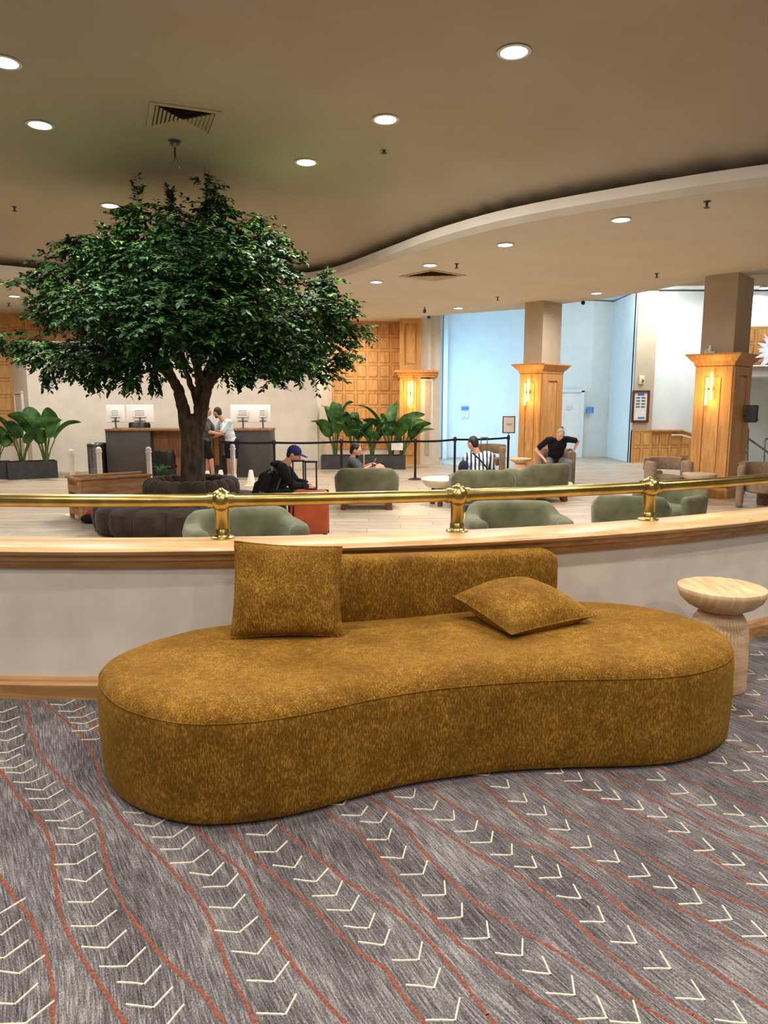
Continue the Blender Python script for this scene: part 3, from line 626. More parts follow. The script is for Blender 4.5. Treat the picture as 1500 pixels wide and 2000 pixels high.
# ================================================================== BRASS RAIL
rail=thing('brass_railing','polished brass railing on posts along the oak-topped low wall','railing',(KC.x,KC.y,0))
RR=7.90; ang=lambda x:math.asin((x-KC.x)/RR)
RZz=.985
MB().tube([(RR*math.sin(math.radians(q)),-RR*math.cos(math.radians(q)),RZz) for q in np.linspace(-50,50,160)],.033,20).build('rail','brass',rail)
def railpost(x):
    a_=ang(x); p=V((RR*math.sin(a_),-RR*math.cos(a_),0))
    po=MB().lathe([(.039,.792),(.039,.83),(.036,.834),(.0355,.84),(.0355,.925),(.039,.930),(.039,.942),(.035,.946)],p,24).build('post','brass',rail)
    MB().lathe([(.058,.7885),(.060,.794),(.056,.798),(.044,.8),(.040,.806),(.036,.812)],p,28).build('flange','brass',po)
    MB().lathe([(.026,.80),(.0365,.802),(.0375,.81),(.036,.818)],p,24).build('collar','brass',po)
    f=MB().ball(p+V((0,0,RZz)),.057,24); t_=V((math.cos(a_),math.sin(a_),0))
    for s_ in(-1,1): f.cyl(p+V((0,0,RZz))+t_*s_*.03,p+V((0,0,RZz))+t_*s_*.062,.041,n=20); f.cyl(p+V((0,0,RZz))+t_*s_*.062,p+V((0,0,RZz))+t_*s_*.07,.0375,n=20)
    f.lathe([(.02,.03),(.022,.045),(.012,.06),(.004,.064)],p+V((0,0,RZz)),16); f.cyl(p+V((0,0,.945)),p+V((0,0,RZz-.03)),.036,.046,n=20)
    f.build('ball_fitting','brass',po)
for u,v in[(438,1050),(893,1040),(1268,1018)]: railpost(G(u,v-2,.789).x)
for x in(-2.35,-3.6,2.95,4.2): railpost(x)

# ================================================================== SOFA
foot=[(-1.215,2.84),(-1.17,2.68),(-1.09,2.55),(-.96,2.44),(-.81,2.35),(-.64,2.31),(-.45,2.335),(-.28,2.40),(-.1,2.50),(.1,2.59),(.31,2.65),(.52,2.69),(.73,2.71),(.94,2.72),(1.14,2.75),(1.32,2.84),(1.45,2.97),(1.52,3.14),(1.52,3.3),(1.46,3.46),(1.34,3.6),(1.18,3.69),(1.0,3.73),(.75,3.70),(.45,3.60),(.15,3.50),(-.15,3.43),(-.45,3.385),(-.70,3.345),(-.9,3.27),(-1.05,3.16),(-1.15,3.02)]
def smooth_closed(pts,n):
    P=[V((p[0],p[1],0)) for p in pts]; out=[]; m_=len(P)
    for i in range(m_):
        a_,b_,c_,d_=P[i-1],P[i],P[(i+1)%m_],P[(i+2)%m_]
        for k in range(n):
            t=k/n; out.append(.5*((2*b_)+(-a_+c_)*t+(2*a_-5*b_+4*c_-d_)*t*t+(-a_+3*b_-3*c_+d_)*t**3))
    for _ in range(6): out=[(out[i-1]+out[i]*2+out[(i+1)%len(out)])/4 for i in range(len(out))]
    return out
def normals(P):
    r=[]
    for i in range(len(P)):
        t=(P[(i+1)%len(P)]-P[i-1]).normalized(); r.append(V((t.y,-t.x,0)))
    return r
foot=[(x*1.02+.02+(.0 if x<.9 else .015)+(.05 if x<-1 else .02 if x<-.8 else 0),y) for x,y in foot]; SP=smooth_closed(foot,8); SN=normals(SP)      # outward for counter-clockwise
area2=sum(SP[i-1].x*SP[i].y-SP[i].x*SP[i-1].y for i in range(len(SP)))
if area2<0: SN=[-n for n in SN]
sofa=thing('curved_sofa','kidney-shaped mustard chenille sofa with a short low backrest','sofa',(.2,3,0))
def blob(P,Nn,prof,mb,center=None,skel=None):
    vs=[];n=len(P)
    for off,z in prof: vs+=[P[i]+Nn[i]*off+V((0,0,z)) for i in range(n)]
    fs=[(r*n+i,r*n+(i+1)%n,(r+1)*n+(i+1)%n,(r+1)*n+i) for r in range(len(prof)-1) for i in range(n)]
    mb.add(vs,fs); return (len(prof)-1)*n,n
mb=MB(); off=V((-.2,-3,0)); P_=[p+off for p in SP]
prof=[(-.06,.012),(-.012,.012),(-.004,.02),(0,.05),(.006,.2),(.004,.33),(.0,.365),(-.005,.385),(-.014,.403),(-.028,.418),(-.048,.431),(-.075,.441),(-.11,.447),(-.15,.451)]
st,n=blob(P_,SN,prof,mb)
# top fill: shrink towards the spine
ringv=[V(mb.v[st+i]) for i in range(n)]
spine=[]
for i in range(n):
    p=ringv[i]; # spine point: mid-line of the kidney
    x=max(-1.0,min(.92,p.x)); y=(-.12+ .33*(x+1.0)/1.92) + .03*math.sin((x+1)*2) ; spine.append(V((x*.98,y-.0,.458)))
prev=st
for s_,z in((.3,.453),(.6,.457),(.9,.459),(1,.459)):
    vs=[ringv[i].lerp(spine[i],s_) for i in range(n)]; b0=len(mb.v)
    for i,v_ in enumerate(vs):
        nz=noise.noise(V((v_.x*5,v_.y*5,0)))*.004; mb.v.append((v_.x,v_.y,z+nz*(s_<1)))
    for i in range(n): mb.f.append((prev+i,prev+(i+1)%n,b0+(i+1)%n,b0+i)); mb.sm.append(True)
    prev=b0
seat=mb.build('seat','chenille',sofa)
MB().tube([p-nn*.004+V((0,0,.388)) for p,nn in zip(P_,SN)],.0022,6,closed=True).build('piping','chenille',sofa)
mb=MB(); st,n=blob(P_,SN,[(-.05,0),(-.04,0),(-.04,.014),(-.2,.014)],mb); mb.build('plinth','black',sofa)
# backrest
bp=catmull([(-.66,3.185,0),(-.4,3.215,0),(-.1,3.285,0),(.2,3.375,0),(.5,3.48,0),(.75,3.585,0),(.93,3.665,0)],10); bp=[p+off for p in bp]
cum=[0]
for i in range(1,len(bp)): cum.append(cum[-1]+(bp[i]-bp[i-1]).length)
Lb=cum[-1]; vs=[]; th=.15; ns=16
for i,p in enumerate(bp):
    t=(bp[min(i+1,len(bp)-1)]-bp[max(i-1,0)]).normalized(); nn=V((-t.y,t.x,0))
    s_=cum[i]; e=min(s_,Lb-s_); rc=.09; drop=rc-math.sqrt(max(0,rc*rc-max(0,rc-e)**2)); 
    zt=.775-.055*(s_/Lb)-drop; tf=1-.55*(1-min(1,e/.03))**2
    for k in range(ns):
        q=2*PI*k/ns; cx=math.copysign(abs(math.cos(q))**.45,math.cos(q)); cz=math.copysign(abs(math.sin(q))**.35,math.sin(q))
        z0=.40; zm=(z0+zt)/2; hz=(zt-z0)/2
        vs.append(p+nn*(th/2+cx*th/2*tf)+V((0,0,zm+cz*hz)))
fs=[(i*ns+k,i*ns+(k+1)%ns,(i+1)*ns+(k+1)%ns,(i+1)*ns+k) for i in range(len(bp)-1) for k in range(ns)]+[tuple(range(ns-1,-1,-1)),tuple((len(bp)-1)*ns+k for k in range(ns))]
MB().add(vs,fs).build('backrest','chenille',sofa)
def pillow(label,c00,c10,c11,c01,th,seed=0,sagn=None):
    cs=[V(c) for c in(c00,c10,c11,c01)]; cen=sum(cs,V())/4
    t=thing('throw_pillow',label,'cushion',cen,0,'mustard throw pillows on the sofa'); n=26
    nrm=((cs[1]-cs[0]).cross(cs[3]-cs[0])).normalized(); mb=MB(); idx={}
    for side in(1,-1):
        for i in range(n+1):
            for j in range(n+1):
                u,v=i/n,j/n
                pu=1-.055*math.sin(PI*v)*0; a_=u*2-1; b_=v*2-1
                a2=a_*(1-.05*(1-b_*b_)*abs(a_)**3); b2=b_*(1-.05*(1-a_*a_)*abs(b_)**3); uu,vv=(a2+1)/2,(b2+1)/2
                p=cs[0]*(1-uu)*(1-vv)+cs[1]*uu*(1-vv)+cs[2]*uu*vv+cs[3]*(1-uu)*vv
                h=((1-a_**2)*(1-b_**2))**.42*(1-.25*(a_*a_*b_*b_))
                wr_=noise.noise(V((u*4+seed,v*4,side)))*.012+noise.noise(V((u*11+seed,v*9,side)))*.004*h
                idx[(side,i,j)]=len(mb.v); mb.v.append(tuple(p-cen+nrm*side*(th/2*h+wr_*h)))
        for i in range(n):
            for j in range(n):
                q=(idx[(side,i,j)],idx[(side,i+1,j)],idx[(side,i+1,j+1)],idx[(side,i,j+1)]); mb.f.append(q if side>0 else q[::-1]); mb.sm.append(True)
    o=mb.build('cover','chenille',t)
    e=[]; 
    for i in range(n): e.append(mb.v[idx[(1,i,0)]])
    for j in range(n): e.append(mb.v[idx[(1,n,j)]])
    for i in range(n,0,-1): e.append(mb.v[idx[(1,i,n)]])
    for j in range(n,0,-1): e.append(mb.v[idx[(1,0,j)]])
    MB().tube(e,.004,6,closed=True).build('seam_piping','chenille',t)
pillow('upright square mustard pillow leaning on the backrest at left',D(450,1246,3.0),D(668,1243,3.03),D(668,1068,3.15),D(458,1057,3.13),.15,1)
pillow('mustard pillow lying flat on the seat right of centre',(.55,2.985,.485),(.99,3.23,.495),(.70,3.50,.605),(.33,3.32,.565),.185,5)

# ================================================================== SIDE TABLE (foreground)
def bell_table(label,loc,s=1,group=None,n=96):
    t=thing('side_table',label,'side table',loc,0,group)
    base=MB(); prof=[(.135,0),(.15,.004),(.152,.02),(.150,.15),(.148,.24),(.142,.30),(.128,.345),(.106,.375),(.088,.39),(.085,.40)]
    vs=[]
    for r,z in prof:
        for k in range(n): q=2*PI*k/n; rr=(r+(.003 if k%2 else -.003))*s; vs.append((rr*math.cos(q),rr*math.sin(q),z*s))
    fs=[(i*n+k,i*n+(k+1)%n,(i+1)*n+(k+1)%n,(i+1)*n+k) for i in range(len(prof)-1) for k in range(n)]+[tuple(range(n-1,-1,-1))]
    base.add(vs,fs); base.build('base','tablebase',t)
    MB().lathe([(.08,.385),(.12,.392),(.17,.415),(.205,.445),(.222,.478),(.224,.49),(.220,.500),(.21,.503),(.0015,.503)] if s==1 else [(r*s,z*s) for r,z in[(.08,.385),(.12,.392),(.17,.415),(.205,.445),(.222,.47),(.224,.48),(.220,.487),(.21,.489),(.0015,.489)]],n=64).build('top','tablewood',t)
    return t
bell_table('pale wooden mushroom-shaped side table with ribbed base beside the mustard sofa',(1.745,3.60,0)).scale=(.965,.965,1.075)
bell_table('small pale wooden mushroom side table in front of the far pillar',(D(1017,893,16.6).x,16.6,ZL),1.15)
t=thing('side_table','round low drum table between the brown chair and the near pillar','side table',(D(1366,930,13.3).x,13.3,ZL))
MB().lathe([(.14,0),(.16,.01),(.155,.38),(.1,.42)],n=24).build('base','stone',t); MB().lathe([(.1,.42),(.27,.44),(.3,.48),(.3,.53),(.28,.54),(.01,.54)],n=32).build('top','darker_plaster',t)
p=G(862,975,ZL); t=thing('coffee_table','low round white table with dark legs beside the green chairs','coffee table',(D(866,940,12.6).x,12.9,ZL))
MB().lathe([(.12,.3),(.28,.34),(.36,.42),(.38,.47),(.37,.49),(.01,.49)],n=32).build('top','stone',t)
for k in range(3): q=2*PI*k/3+.3; MB().cyl((.22*math.cos(q),.22*math.sin(q),0),(.16*math.cos(q),.16*math.sin(q),.36),.045,.06,10).build('leg','redwood',t)

# ================================================================== LOUNGE CHAIRS
def sup(t,a,b,e): c,s=math.cos(t),math.sin(t); return a*math.copysign(abs(c)**e,c),b*math.copysign(abs(s)**e,s)
def lounge(label,loc,rz,group,H=.73,arm=.61,flare=0):
    t=thing('lounge_chair',label,'armchair',loc,rz,group)
    mb=MB(); n=56; ns=14; vs=[]; T0,T1=math.radians(-38),math.radians(218)
    for i in range(n+1):
        q=T0+(T1-T0)*i/n; ox,oy=sup(q,.60,.52,.62); ix,iy=sup(q,.40,.34,.62)
        back=max(0,math.sin(q)); f=min(1,max(0,(back-.25)/.55)); f=f*f*(3-2*f); zt=arm+(H-arm)*f
        e=min(i,n-i)/n; endr=min(1,e/.06); endr=math.sqrt(1-(1-endr)**2)*.75+.25
        cx,cy=(ox+ix)/2,(oy+iy)/2; dx,dy=(ox-ix)/2,(oy-iy)/2
        for k in range(ns):
            a_=2*PI*k/ns; ca=math.copysign(abs(math.cos(a_))**.6,math.cos(a_)); sa=math.copysign(abs(math.sin(a_))**.45,math.sin(a_))
            zz=(.15+zt)/2+sa*(zt-.15)/2*(.7+.3*endr); sl=1-.10*(1-(zz-.15)/.6)
            vs.append(((cx+dx*ca*endr)*sl,(cy+dy*ca*endr)*sl,zz))
    fs=[(i*ns+k,i*ns+(k+1)%ns,(i+1)*ns+(k+1)%ns,(i+1)*ns+k) for i in range(n) for k in range(ns)]+[tuple(range(ns-1,-1,-1)),tuple(n*ns+k for k in range(ns))]
    mb.add(vs,fs); mb.build('back_shell','green',t)
    mb=MB(); prof=[(.88,.17),(.97,.19),(1,.24),(1,.36),(.97,.405),(.9,.425),(.5,.435),(.02,.44)]; n=40; vs=[]
    for s_,z in prof:
        for k in range(n): x,y=sup(2*PI*k/n,.455*s_,.44*s_,.7); vs.append((x,y-.08,z))
    fs=[(r*n+k,r*n+(k+1)%n,(r+1)*n+(k+1)%n,(r+1)*n+k) for r in range(len(prof)-1) for k in range(n)]+[tuple(range(n-1,-1,-1))]
    mb.add(vs,fs); mb.build('seat','green',t)
    for x,y in((-.36,-.34),(.36,-.34),(-.36,.32),(.36,.32)):
        mb=MB(); vs=[(x*1.12+i*.045,y*1.1+j*.045,0) for i,j in((-1,-1),(1,-1),(1,1),(-1,1))]+[(x+i*.075,y+j*.075,.2) for i,j in((-1,-1),(1,-1),(1,1),(-1,1))]
        mb.add(vs,[(3,2,1,0),(4,5,6,7)]+[(k,(k+1)%4,4+(k+1)%4,4+k) for k in range(4)],None,False); mb.build('leg','redwood',t)
    return t
GG='sage velvet lounge chairs'
def at(u,v,y): p=D(u,v,y); return (p.x,y,ZL)
ch1=lounge('sage green velvet lounge chair seen from behind, the phone reader in it',at(717,950,12.65),PI,GG)
dup(ch1,at(941,960,12.35),PI-.06,'sage green velvet lounge chair seen from behind, under the striped-shirt man',GG)
dup(ch1,at(1046,950,13.5),PI+.42,'sage green velvet lounge chair turned sideways, in front of the older man',GG)
dup(ch1,at(1012,1010,7.75),.04,'sage green chair facing the camera, behind the middle brass post',GG)
lounge('large sage green chair peeking over the low wall behind the left brass post',at(480,1020,7.0),.38,GG,.76,.665).scale=(1.04,1.05,1)
dup(ch1,at(1232,1000,8.95),PI-.35,'sage green chair back directly behind the right brass post',GG,(.84,.9,1))
dup(ch1,at(1306,990,9.95),-.9,'sage green chair right of the right brass post, its seat in view',GG,(.8,.86,.97))
# brown carved chairs
def carved(label,loc,rz,group):
    t=thing('carved_armchair',label,'armchair',loc,rz,group)
    def band(z0,z1,ro,ri,t0,t1,name):
        mb=MB(); n=28; ns=12; vs=[]
        for i in range(n+1):
            q=math.radians(t0+(t1-t0)*i/n)
            for k in range(ns):
                a_=2*PI*k/ns; ca=math.copysign(abs(math.cos(a_))**.4,math.cos(a_)); sa=math.copysign(abs(math.sin(a_))**.4,math.sin(a_))
                r=(ro+ri)/2+(ro-ri)/2*ca; z=(z0+z1)/2+(z1-z0)/2*sa; vs.append((r*math.cos(q),r*.9*math.sin(q),z))
        fs=[(i*ns+k,i*ns+(k+1)%ns,(i+1)*ns+(k+1)%ns,(i+1)*ns+k) for i in range(n) for k in range(ns)]+[tuple(range(ns-1,-1,-1)),tuple(n*ns+k for k in range(ns))]
        mb.add(vs,fs); return mb.build(name,'brown',t)
    band(.54,.79,.46,.33,8,172,'back_band')
    for s_ in(-1,1): MB().box((s_*.39,-.12,.37),(.13,.36,.74),None,.05).build('side_post','brown',t)
    MB().box((0,.36,.26),(.22,.1,.52),None,.04).build('rear_post','brown',t)
    MB().lathe([(.30,.27),(.335,.29),(.345,.34),(.335,.43),(.3,.455),(.15,.465),(.01,.466)],n=32).build('seat','brown',t)
    return t
BG='taupe barrel armchairs'
b1=carved('taupe barrel armchair left of the near oak pillar',at(1299,940,13.75),.1,BG); b1.scale=(.93,.93,1)
dup(b1,at(1492,940,12.6),-.5,'taupe barrel armchair cut by the right photo edge beside the near pillar',BG)
dup(b1,at(955,890,18.2),-.35,'taupe barrel armchair behind the striped-shirt man, a suitcase beside it',BG)
dup(b1,at(1083,900,16.45),.0,'taupe barrel armchair in which the older man in black sits',BG)

# ================================================================== OTTOMAN + TREE
OC=D(376,985,10.7); OC=V((OC.x,10.7,ZL))
ott=thing('tufted_ottoman','round two-tier chocolate velvet ottoman around the tree trunk','ottoman',OC)
def channels(n,Rm,hw,z0,z1,name,mat='choc'):
    # one upholstered channel, copied round the ring
    mb=MB(); da=2*PI/n; ns=14; m_=7; vs=[]
    for i in range(m_+1):
        q=(i/m_-.5)*da*.99; bul=math.sqrt(max(0,1-((i/m_-.5)*2)**2)); k0=.86+.14*bul
        for k in range(ns):
            a_=2*PI*k/ns; ca=math.copysign(abs(math.cos(a_))**.55,math.cos(a_)); sa=math.copysign(abs(math.sin(a_))**.5,math.sin(a_))
            r=Rm+hw*ca*k0; z=z0+(z1-z0)*(.5+.5*sa*(1 if sa<0 else (.93+.07*bul))); vs.append((r*math.cos(q),r*math.sin(q),z))
    fs=[(i*ns+k,i*ns+(k+1)%ns,(i+1)*ns+(k+1)%ns,(i+1)*ns+k) for i in range(m_) for k in range(ns)]+[tuple(range(ns-1,-1,-1)),tuple(m_*ns+k for k in range(ns))]
    mb.add(vs,fs); b_=mb.build(name,mat,ott)
    for i in range(1,n): o=b_.copy(); C.objects.link(o); o.parent=ott; o.rotation_euler=(0,0,i*da)
channels(18,1.06,.36,.0,.415,'seat_channel'); channels(22,.575,.14,.02,.73,'back_channel')
MB().lathe([(.44,.0),(.44,.6),(.01,.6)],n=32).build('core','soil',ott)
tree=thing('ficus_tree','tall broad-crowned ficus tree rising out of the chocolate ottoman','tree',(0,0,0))
TD=10.7
def tp(u,v,dy=0): return D(u,v,TD+dy)
tr=MB()
def limb(pts,r0,r1,n=10,jit=.012):
    P=catmull(pts,6); m_=len(P); P=[p+V((random.uniform(-1,1),random.uniform(-1,1),0))*jit for p in P]
    tr.tube(P,[r0+(r1-r0)*i/(m_-1) for i in range(m_)],n)
b=tp(377,935); b.z=ZL+.55
trunk=[b,tp(376,900),tp(376,850),tp(376,808)]
tr.tube(catmull(trunk,6),[.21,.2,.19,.185,.18,.175,.172,.17,.168,.168,.166,.162,.158,.152,.145,.135,.12,.09,.05],14)
limb([tp(371,880),tp(359,805),tp(351,770),tp(335,735,-.1),tp(305,690,-.3),tp(250,640,-.6)],.108,.045)
limb([tp(382,880),tp(389,805),tp(392,760,.1),tp(385,720,.1),tp(375,660,.1),tp(380,560,0),tp(400,440,0),tp(404,360,0)],.10,.015)
limb([tp(388,800,.1),tp(378,765,.1),tp(366,735,.15),tp(352,690,.3),tp(330,600,.5),tp(300,480,.3),tp(275,420,.1)],.055,.015)
limb([tp(388,840),tp(405,765,-.05),tp(420,735,-.2),tp(470,690,-.4),tp(540,640,-.5),tp(640,590,-.3)],.085,.02)
limb([tp(392,760,.1),tp(420,700,.5),tp(500,620,.9),tp(560,560,.9)],.08,.02)
limb([tp(335,735,-.1),tp(270,690,-.2),(tp(180,680,-.3)),tp(60,680,-.1)],.055,.015)
limb([tp(330,600,.5),tp(240,560,.8),tp(140,530,.6),tp(80,540,.3)],.05,.012)
limb([tp(470,690,-.4),tp(560,700,-.5),tp(660,680,-.3)],.04,.01)
limb([tp(380,560,0),tp(450,500,0),tp(520,460,.1)],.04,.01)
tr.build('trunk','bark',tree)
clumps=[(300,440,62,40,-.2),(390,440,66,45,.1),(480,465,56,38,.1),(405,385,17,30,0),(404,352,7,16,0),(424,390,20,12,0),(268,388,6,18,0),(265,405,20,14,0),(332,398,7,20,.2),(500,432,12,16,.1),(535,468,22,15,.1),
 (190,485,66,30,.2),(128,485,28,10,.2),(120,525,52,24,.3),(60,550,34,9,.3),(30,557,12,5,.3),(250,500,80,44,-.6),(250,520,90,60,.9),(380,520,95,60,-1.0),(390,510,110,60,.9),(470,530,72,55,-.9),(535,510,36,34,0),(562,497,16,8,0),
 (140,585,66,38,-.2),(110,600,42,30,.6),(220,600,80,48,-1.1),(230,610,90,60,1.1),(350,620,95,55,-1.5),(360,620,110,60,1.4),(470,610,80,50,-1.3),(500,610,90,55,1.1),(590,570,48,26,0),(635,548,30,12,0),(620,610,60,42,-.5),(600,630,60,40,.7),(680,635,28,14,-.2),(706,648,12,6,-.2),(645,600,30,22,0),
 (640,675,44,26,-.3),(675,685,14,12,-.3),(560,680,62,38,-.9),(570,690,60,36,.7),(50,668,42,15,-.1),(12,672,14,10,-.1),(20,655,22,8,-.1),(105,690,60,28,-.2),(185,695,70,32,-.5),(200,690,70,36,.7),(270,690,46,32,-.9),(480,695,62,36,-.9),(320,660,60,44,-1.2),(440,690,40,30,-1.1),
 (90,728,9,14,-.2),(145,735,18,12,-.3),(185,738,10,8,-.3),(230,735,12,16,-.4),(258,738,10,12,-.4),(300,735,8,20,-.5),(540,735,22,12,-.5),(600,728,30,14,-.3),(640,720,16,16,-.2),(460,735,20,10,-.5),(420,640,60,50,0),(300,560,70,50,0),(420,560,80,60,-.4)]
LV=np.array([(0,0,0),(.25,.23,.03),(.6,.25,.02),(1,0,-.10),(.6,-.25,.02),(.25,-.23,.03),(.3,0,-.02),(.62,0,-.03)],float)
LF=[(0,1,6),(1,2,7,6),(2,3,7),(0,6,5),(6,7,4,5),(7,3,4)]
cl=[]
tot=sum(c[2]*c[3] for c in clumps)
NL=72000
twig=MB()
for (u,v,ru,rv,dy) in clumps:
    n_=int(NL*(ru*rv/tot)**1*1.0)+25; k=TD/1400.; c=tp(u,v,dy); rx,rz_=ru*k,rv*k; ry=max(.12,(rx+rz_)*.45)
    nt_=max(2,n_//14)
    for q in range(nt_):
        d=V((random.gauss(0,1),random.gauss(0,1),random.gauss(0,1))).normalized(); rr=random.random()**.36
        p=c+V((d.x*rx*rr,d.y*ry*rr,d.z*rz_*rr)); out=V((p.x-c1.x*0-OC.x,p.y-TD,0)); 
        di=(V((d.x,d.y*.9,d.z*.5))+out.normalized()*.5+V((random.uniform(-.5,.5),random.uniform(-.5,.5),random.uniform(-.7,.15)))).normalized()
        L_=random.uniform(.14,.26)
        if ru<12: di=V((0,0,1 if v<500 else -1))+di*.25; di.normalize()
        for j in range(14):
            f_=j/13; pp=p+di*L_*f_+V((0,0,-.03*f_*f_)); sd=(-1)**j
            side=di.cross(V((0,0,1))); side=side.normalized() if side.length>.1 else V((1,0,0))
            ld=(di*.5+side*sd*.8+V((random.uniform(-.4,.4),random.uniform(-.4,.4),random.uniform(-.6,.2)))).normalized()
            cl.append((pp,ld,random.uniform(.062,.10)))
        if q%3==0: twig.tube([p-di*.05,p+di*L_],[.004,.002],4)
stuff(twig.build('twigs','bark',tree))
cl=[c for c in cl if c[0].z<ZC-.12]
cl.sort(key=lambda c:c[0].y)
def leafM(p,d,s):
    x=d; up=V((random.uniform(-.5,.5),random.uniform(-.6,.2),1)).normalized(); y=up.cross(x).normalized(); z=x.cross(y)
    return Matrix(((x.x*s,y.x*s,z.x*s,p.x),(x.y*s,y.y*s,z.y*s,p.y),(x.z*s,y.z*s,z.z*s,p.z),(0,0,0,1)))
near=cl[:300]; far=cl[300:]
lm=None
for i,(p,d,s) in enumerate(near):
    if lm is None: o=MB().add([tuple(x) for x in LV],LF).build('leaf','leaf',tree); lm=o
    else: o=lm.copy(); C.objects.link(o); o.parent=tree
    if i==1: lm2=o.data.copy(); lm2.materials[0]=M['leaf2']
    if i>0 and i%5==0: o.data=lm2
    o.matrix_local=leafM(p,d,s)
def leafmesh(items,name,mat):
    nv=len(LV); allv=np.empty((len(items)*nv,3)); fs=[]
    for i,(p,d,s) in enumerate(items):
        Mx=np.array(leafM(p,d,s)); allv[i*nv:(i+1)*nv]=LV@Mx[:3,:3].T+Mx[:3,3]
        fs+= [tuple(a_+i*nv for a_ in f) for f in LF]
    me=bpy.data.meshes.new(name); me.from_pydata(allv.tolist(),[],fs); me.materials.append(M[mat]); me.polygons.foreach_set('use_smooth',[True]*len(fs))
    o=bpy.data.objects.new(name,me); C.objects.link(o); o.parent=tree; return stuff(o)
A=[c for c in far if random.random()<.80]; As=set(map(id,A)); Bf=[c for c in far if id(c) not in As]
leafmesh(A,'foliage','leaf'); leafmesh(Bf,'light_foliage','leaf2')

# ================================================================== PLANTS IN PLANTERS
def box_planter(label,p0,p1,h,depth,plants_label=None):
    d=V((p1[0]-p0[0],p1[1]-p0[1],0)); F=frame((0,0,0),d); t=thing('trough_planter',label,'planter',(p0[0],p0[1],ZL)); L_=d.length
    mb=MB(); w_=.03
    mb.box((L_/2,w_/2,h/2),(L_,w_,h),F); mb.box((L_/2,depth-w_/2,h/2),(L_,w_,h),F); mb.box((w_/2,depth/2,h/2),(w_,depth-2*w_,h),F); mb.box((L_-w_/2,depth/2,h/2),(w_,depth-2*w_,h),F); mb.box((L_/2,depth/2,.02),(L_-2*w_,depth-2*w_,.04),F)
    mb.build('trough','planter',t); MB().box((L_/2,depth/2,h-.06),(L_-2*w_,depth-2*w_,.04),F).build('soil','soil',t)
    return t,F,L_
def strelitzia(label,loc,h,n,group,spread=1,bias=0,wide=1):
    t=thing('broadleaf_plant',label,'plant',loc,0,group)
    for k in range(n):
        a_=2*PI*k/n+random.uniform(-.4,.4); ln=h*random.uniform(.62,1.0); out=random.uniform(.14,.42)*spread*h
        d=V((math.cos(a_)+bias,math.sin(a_)*.8,0)).normalized()
        sh=ln*.55; P=[V((0,0,0))+d*.03,d*out*.25+V((0,0,sh*.5)),d*out*.55+V((0,0,sh))]
        top=[P[-1],P[-1]+d*out*.35+V((0,0,ln*.2)),P[-1]+d*out*.85+V((0,0,ln*.36)),P[-1]+d*out*1.5+V((0,0,ln*.40))]
        MB().tube(catmull(P,4),[.022]*4+[.016]*4+[.012],6).build('stem','stem',t)
        C_=catmull(top,5); m_=len(C_); vs=[]; wmax=.11*h*wide*random.uniform(.8,1.15); tw=random.uniform(-1.2,1.2)
        for i,p in enumerate(C_):
            f=i/(m_-1); wd=wmax*math.sin(PI*min(1,f**.75*.97+.03))**.8; tg=(C_[min(i+1,m_-1)]-C_[max(i-1,0)]).normalized(); s_=tg.cross(V((0,0,1))); s_=s_.normalized() if s_.length>.05 else V((1,0,0)); s_=Matrix.Rotation(tw,3,tg)@s_; nn=s_.cross(tg)
            vs+=[p-s_*wd+nn*wd*.35,p-s_*wd*.5+nn*wd*.1,p,p+s_*wd*.5+nn*wd*.1,p+s_*wd+nn*wd*.35]
        o=MB().add(vs,[(i*5+k2,i*5+k2+1,i*5+5+k2+1,i*5+5+k2) for i in range(m_-1) for k2 in range(4)]).build('leaf','bigleaf',t)
    return t
pa=G(-60,934,ZL); pb=G(112,934,ZL); pm_=G(17,938,ZL)
t,F,L_=box_planter('long charcoal trough planter by the left panelled wall',G(17,938,ZL),G(114,933,ZL),.42,.5)
t,F2,L2=box_planter('charcoal trough planter cut by the left photo edge',G(-60,939,ZL)+V((0,.1,0)),G(10,937,ZL)+V((0,.1,0)),.42,.5)
PG='broad-leaved plants in trough planters'
strelitzia('tall plant with rounded paddle leaves, right end of the left planter',(D(84,905,17.4).x,17.55,ZL+.36),1.38,9,PG,.8,0,1.25)
strelitzia('arching broad-leaved plant in the left planter near the panelled wall',(D(35,905,17.2).x,17.4,ZL+.36),1.25,8,PG,1.05,.1,1.1)
strelitzia('broad-leaved plant at the left photo edge',(D(-12,905,17.2).x,17.35,ZL+.36),.95,8,PG,1.1)
t,_,_=box_planter('charcoal trough planter at the foot of the white return wall',G(627,917,ZL),G(709,917,ZL),.38,.5)
t,_,_=box_planter('charcoal trough planter in front of the wall pilaster',G(712,917,ZL),G(792,917,ZL),.38,.5)
y0=20.1
strelitzia('tall pale green plant at the left end of the right-hand planters',(D(655,885,y0-.1).x,y0-.1,ZL+.33),1.62,8,PG,.62)
strelitzia('broad-leaved plant second from the left before the panelled wall',(D(690,885,y0).x,y0,ZL+.33),1.3,9,PG,1.0)
strelitzia('dark bushy plant in the middle before the panelled wall',(D(727,885,y0).x,y0,ZL+.33),1.15,16,PG,.8,0,.6)
strelitzia('tallest plant before the pilaster sconce',(D(764,885,y0).x,y0,ZL+.33),1.6,10,PG,.9,.15)
strelitzia('plant leaning right below the pilaster sconce',(D(785,885,y0).x,y0,ZL+.33),1.1,9,PG,1.1,.5)
o=MB().box((0,0,0),(.32,.012,.24)).build('notice_card','paper'); o.location=D(776,872,19.6); tag(o,'blank white notice card fixed before the right-hand planter','sign'); o.location.y=19.86

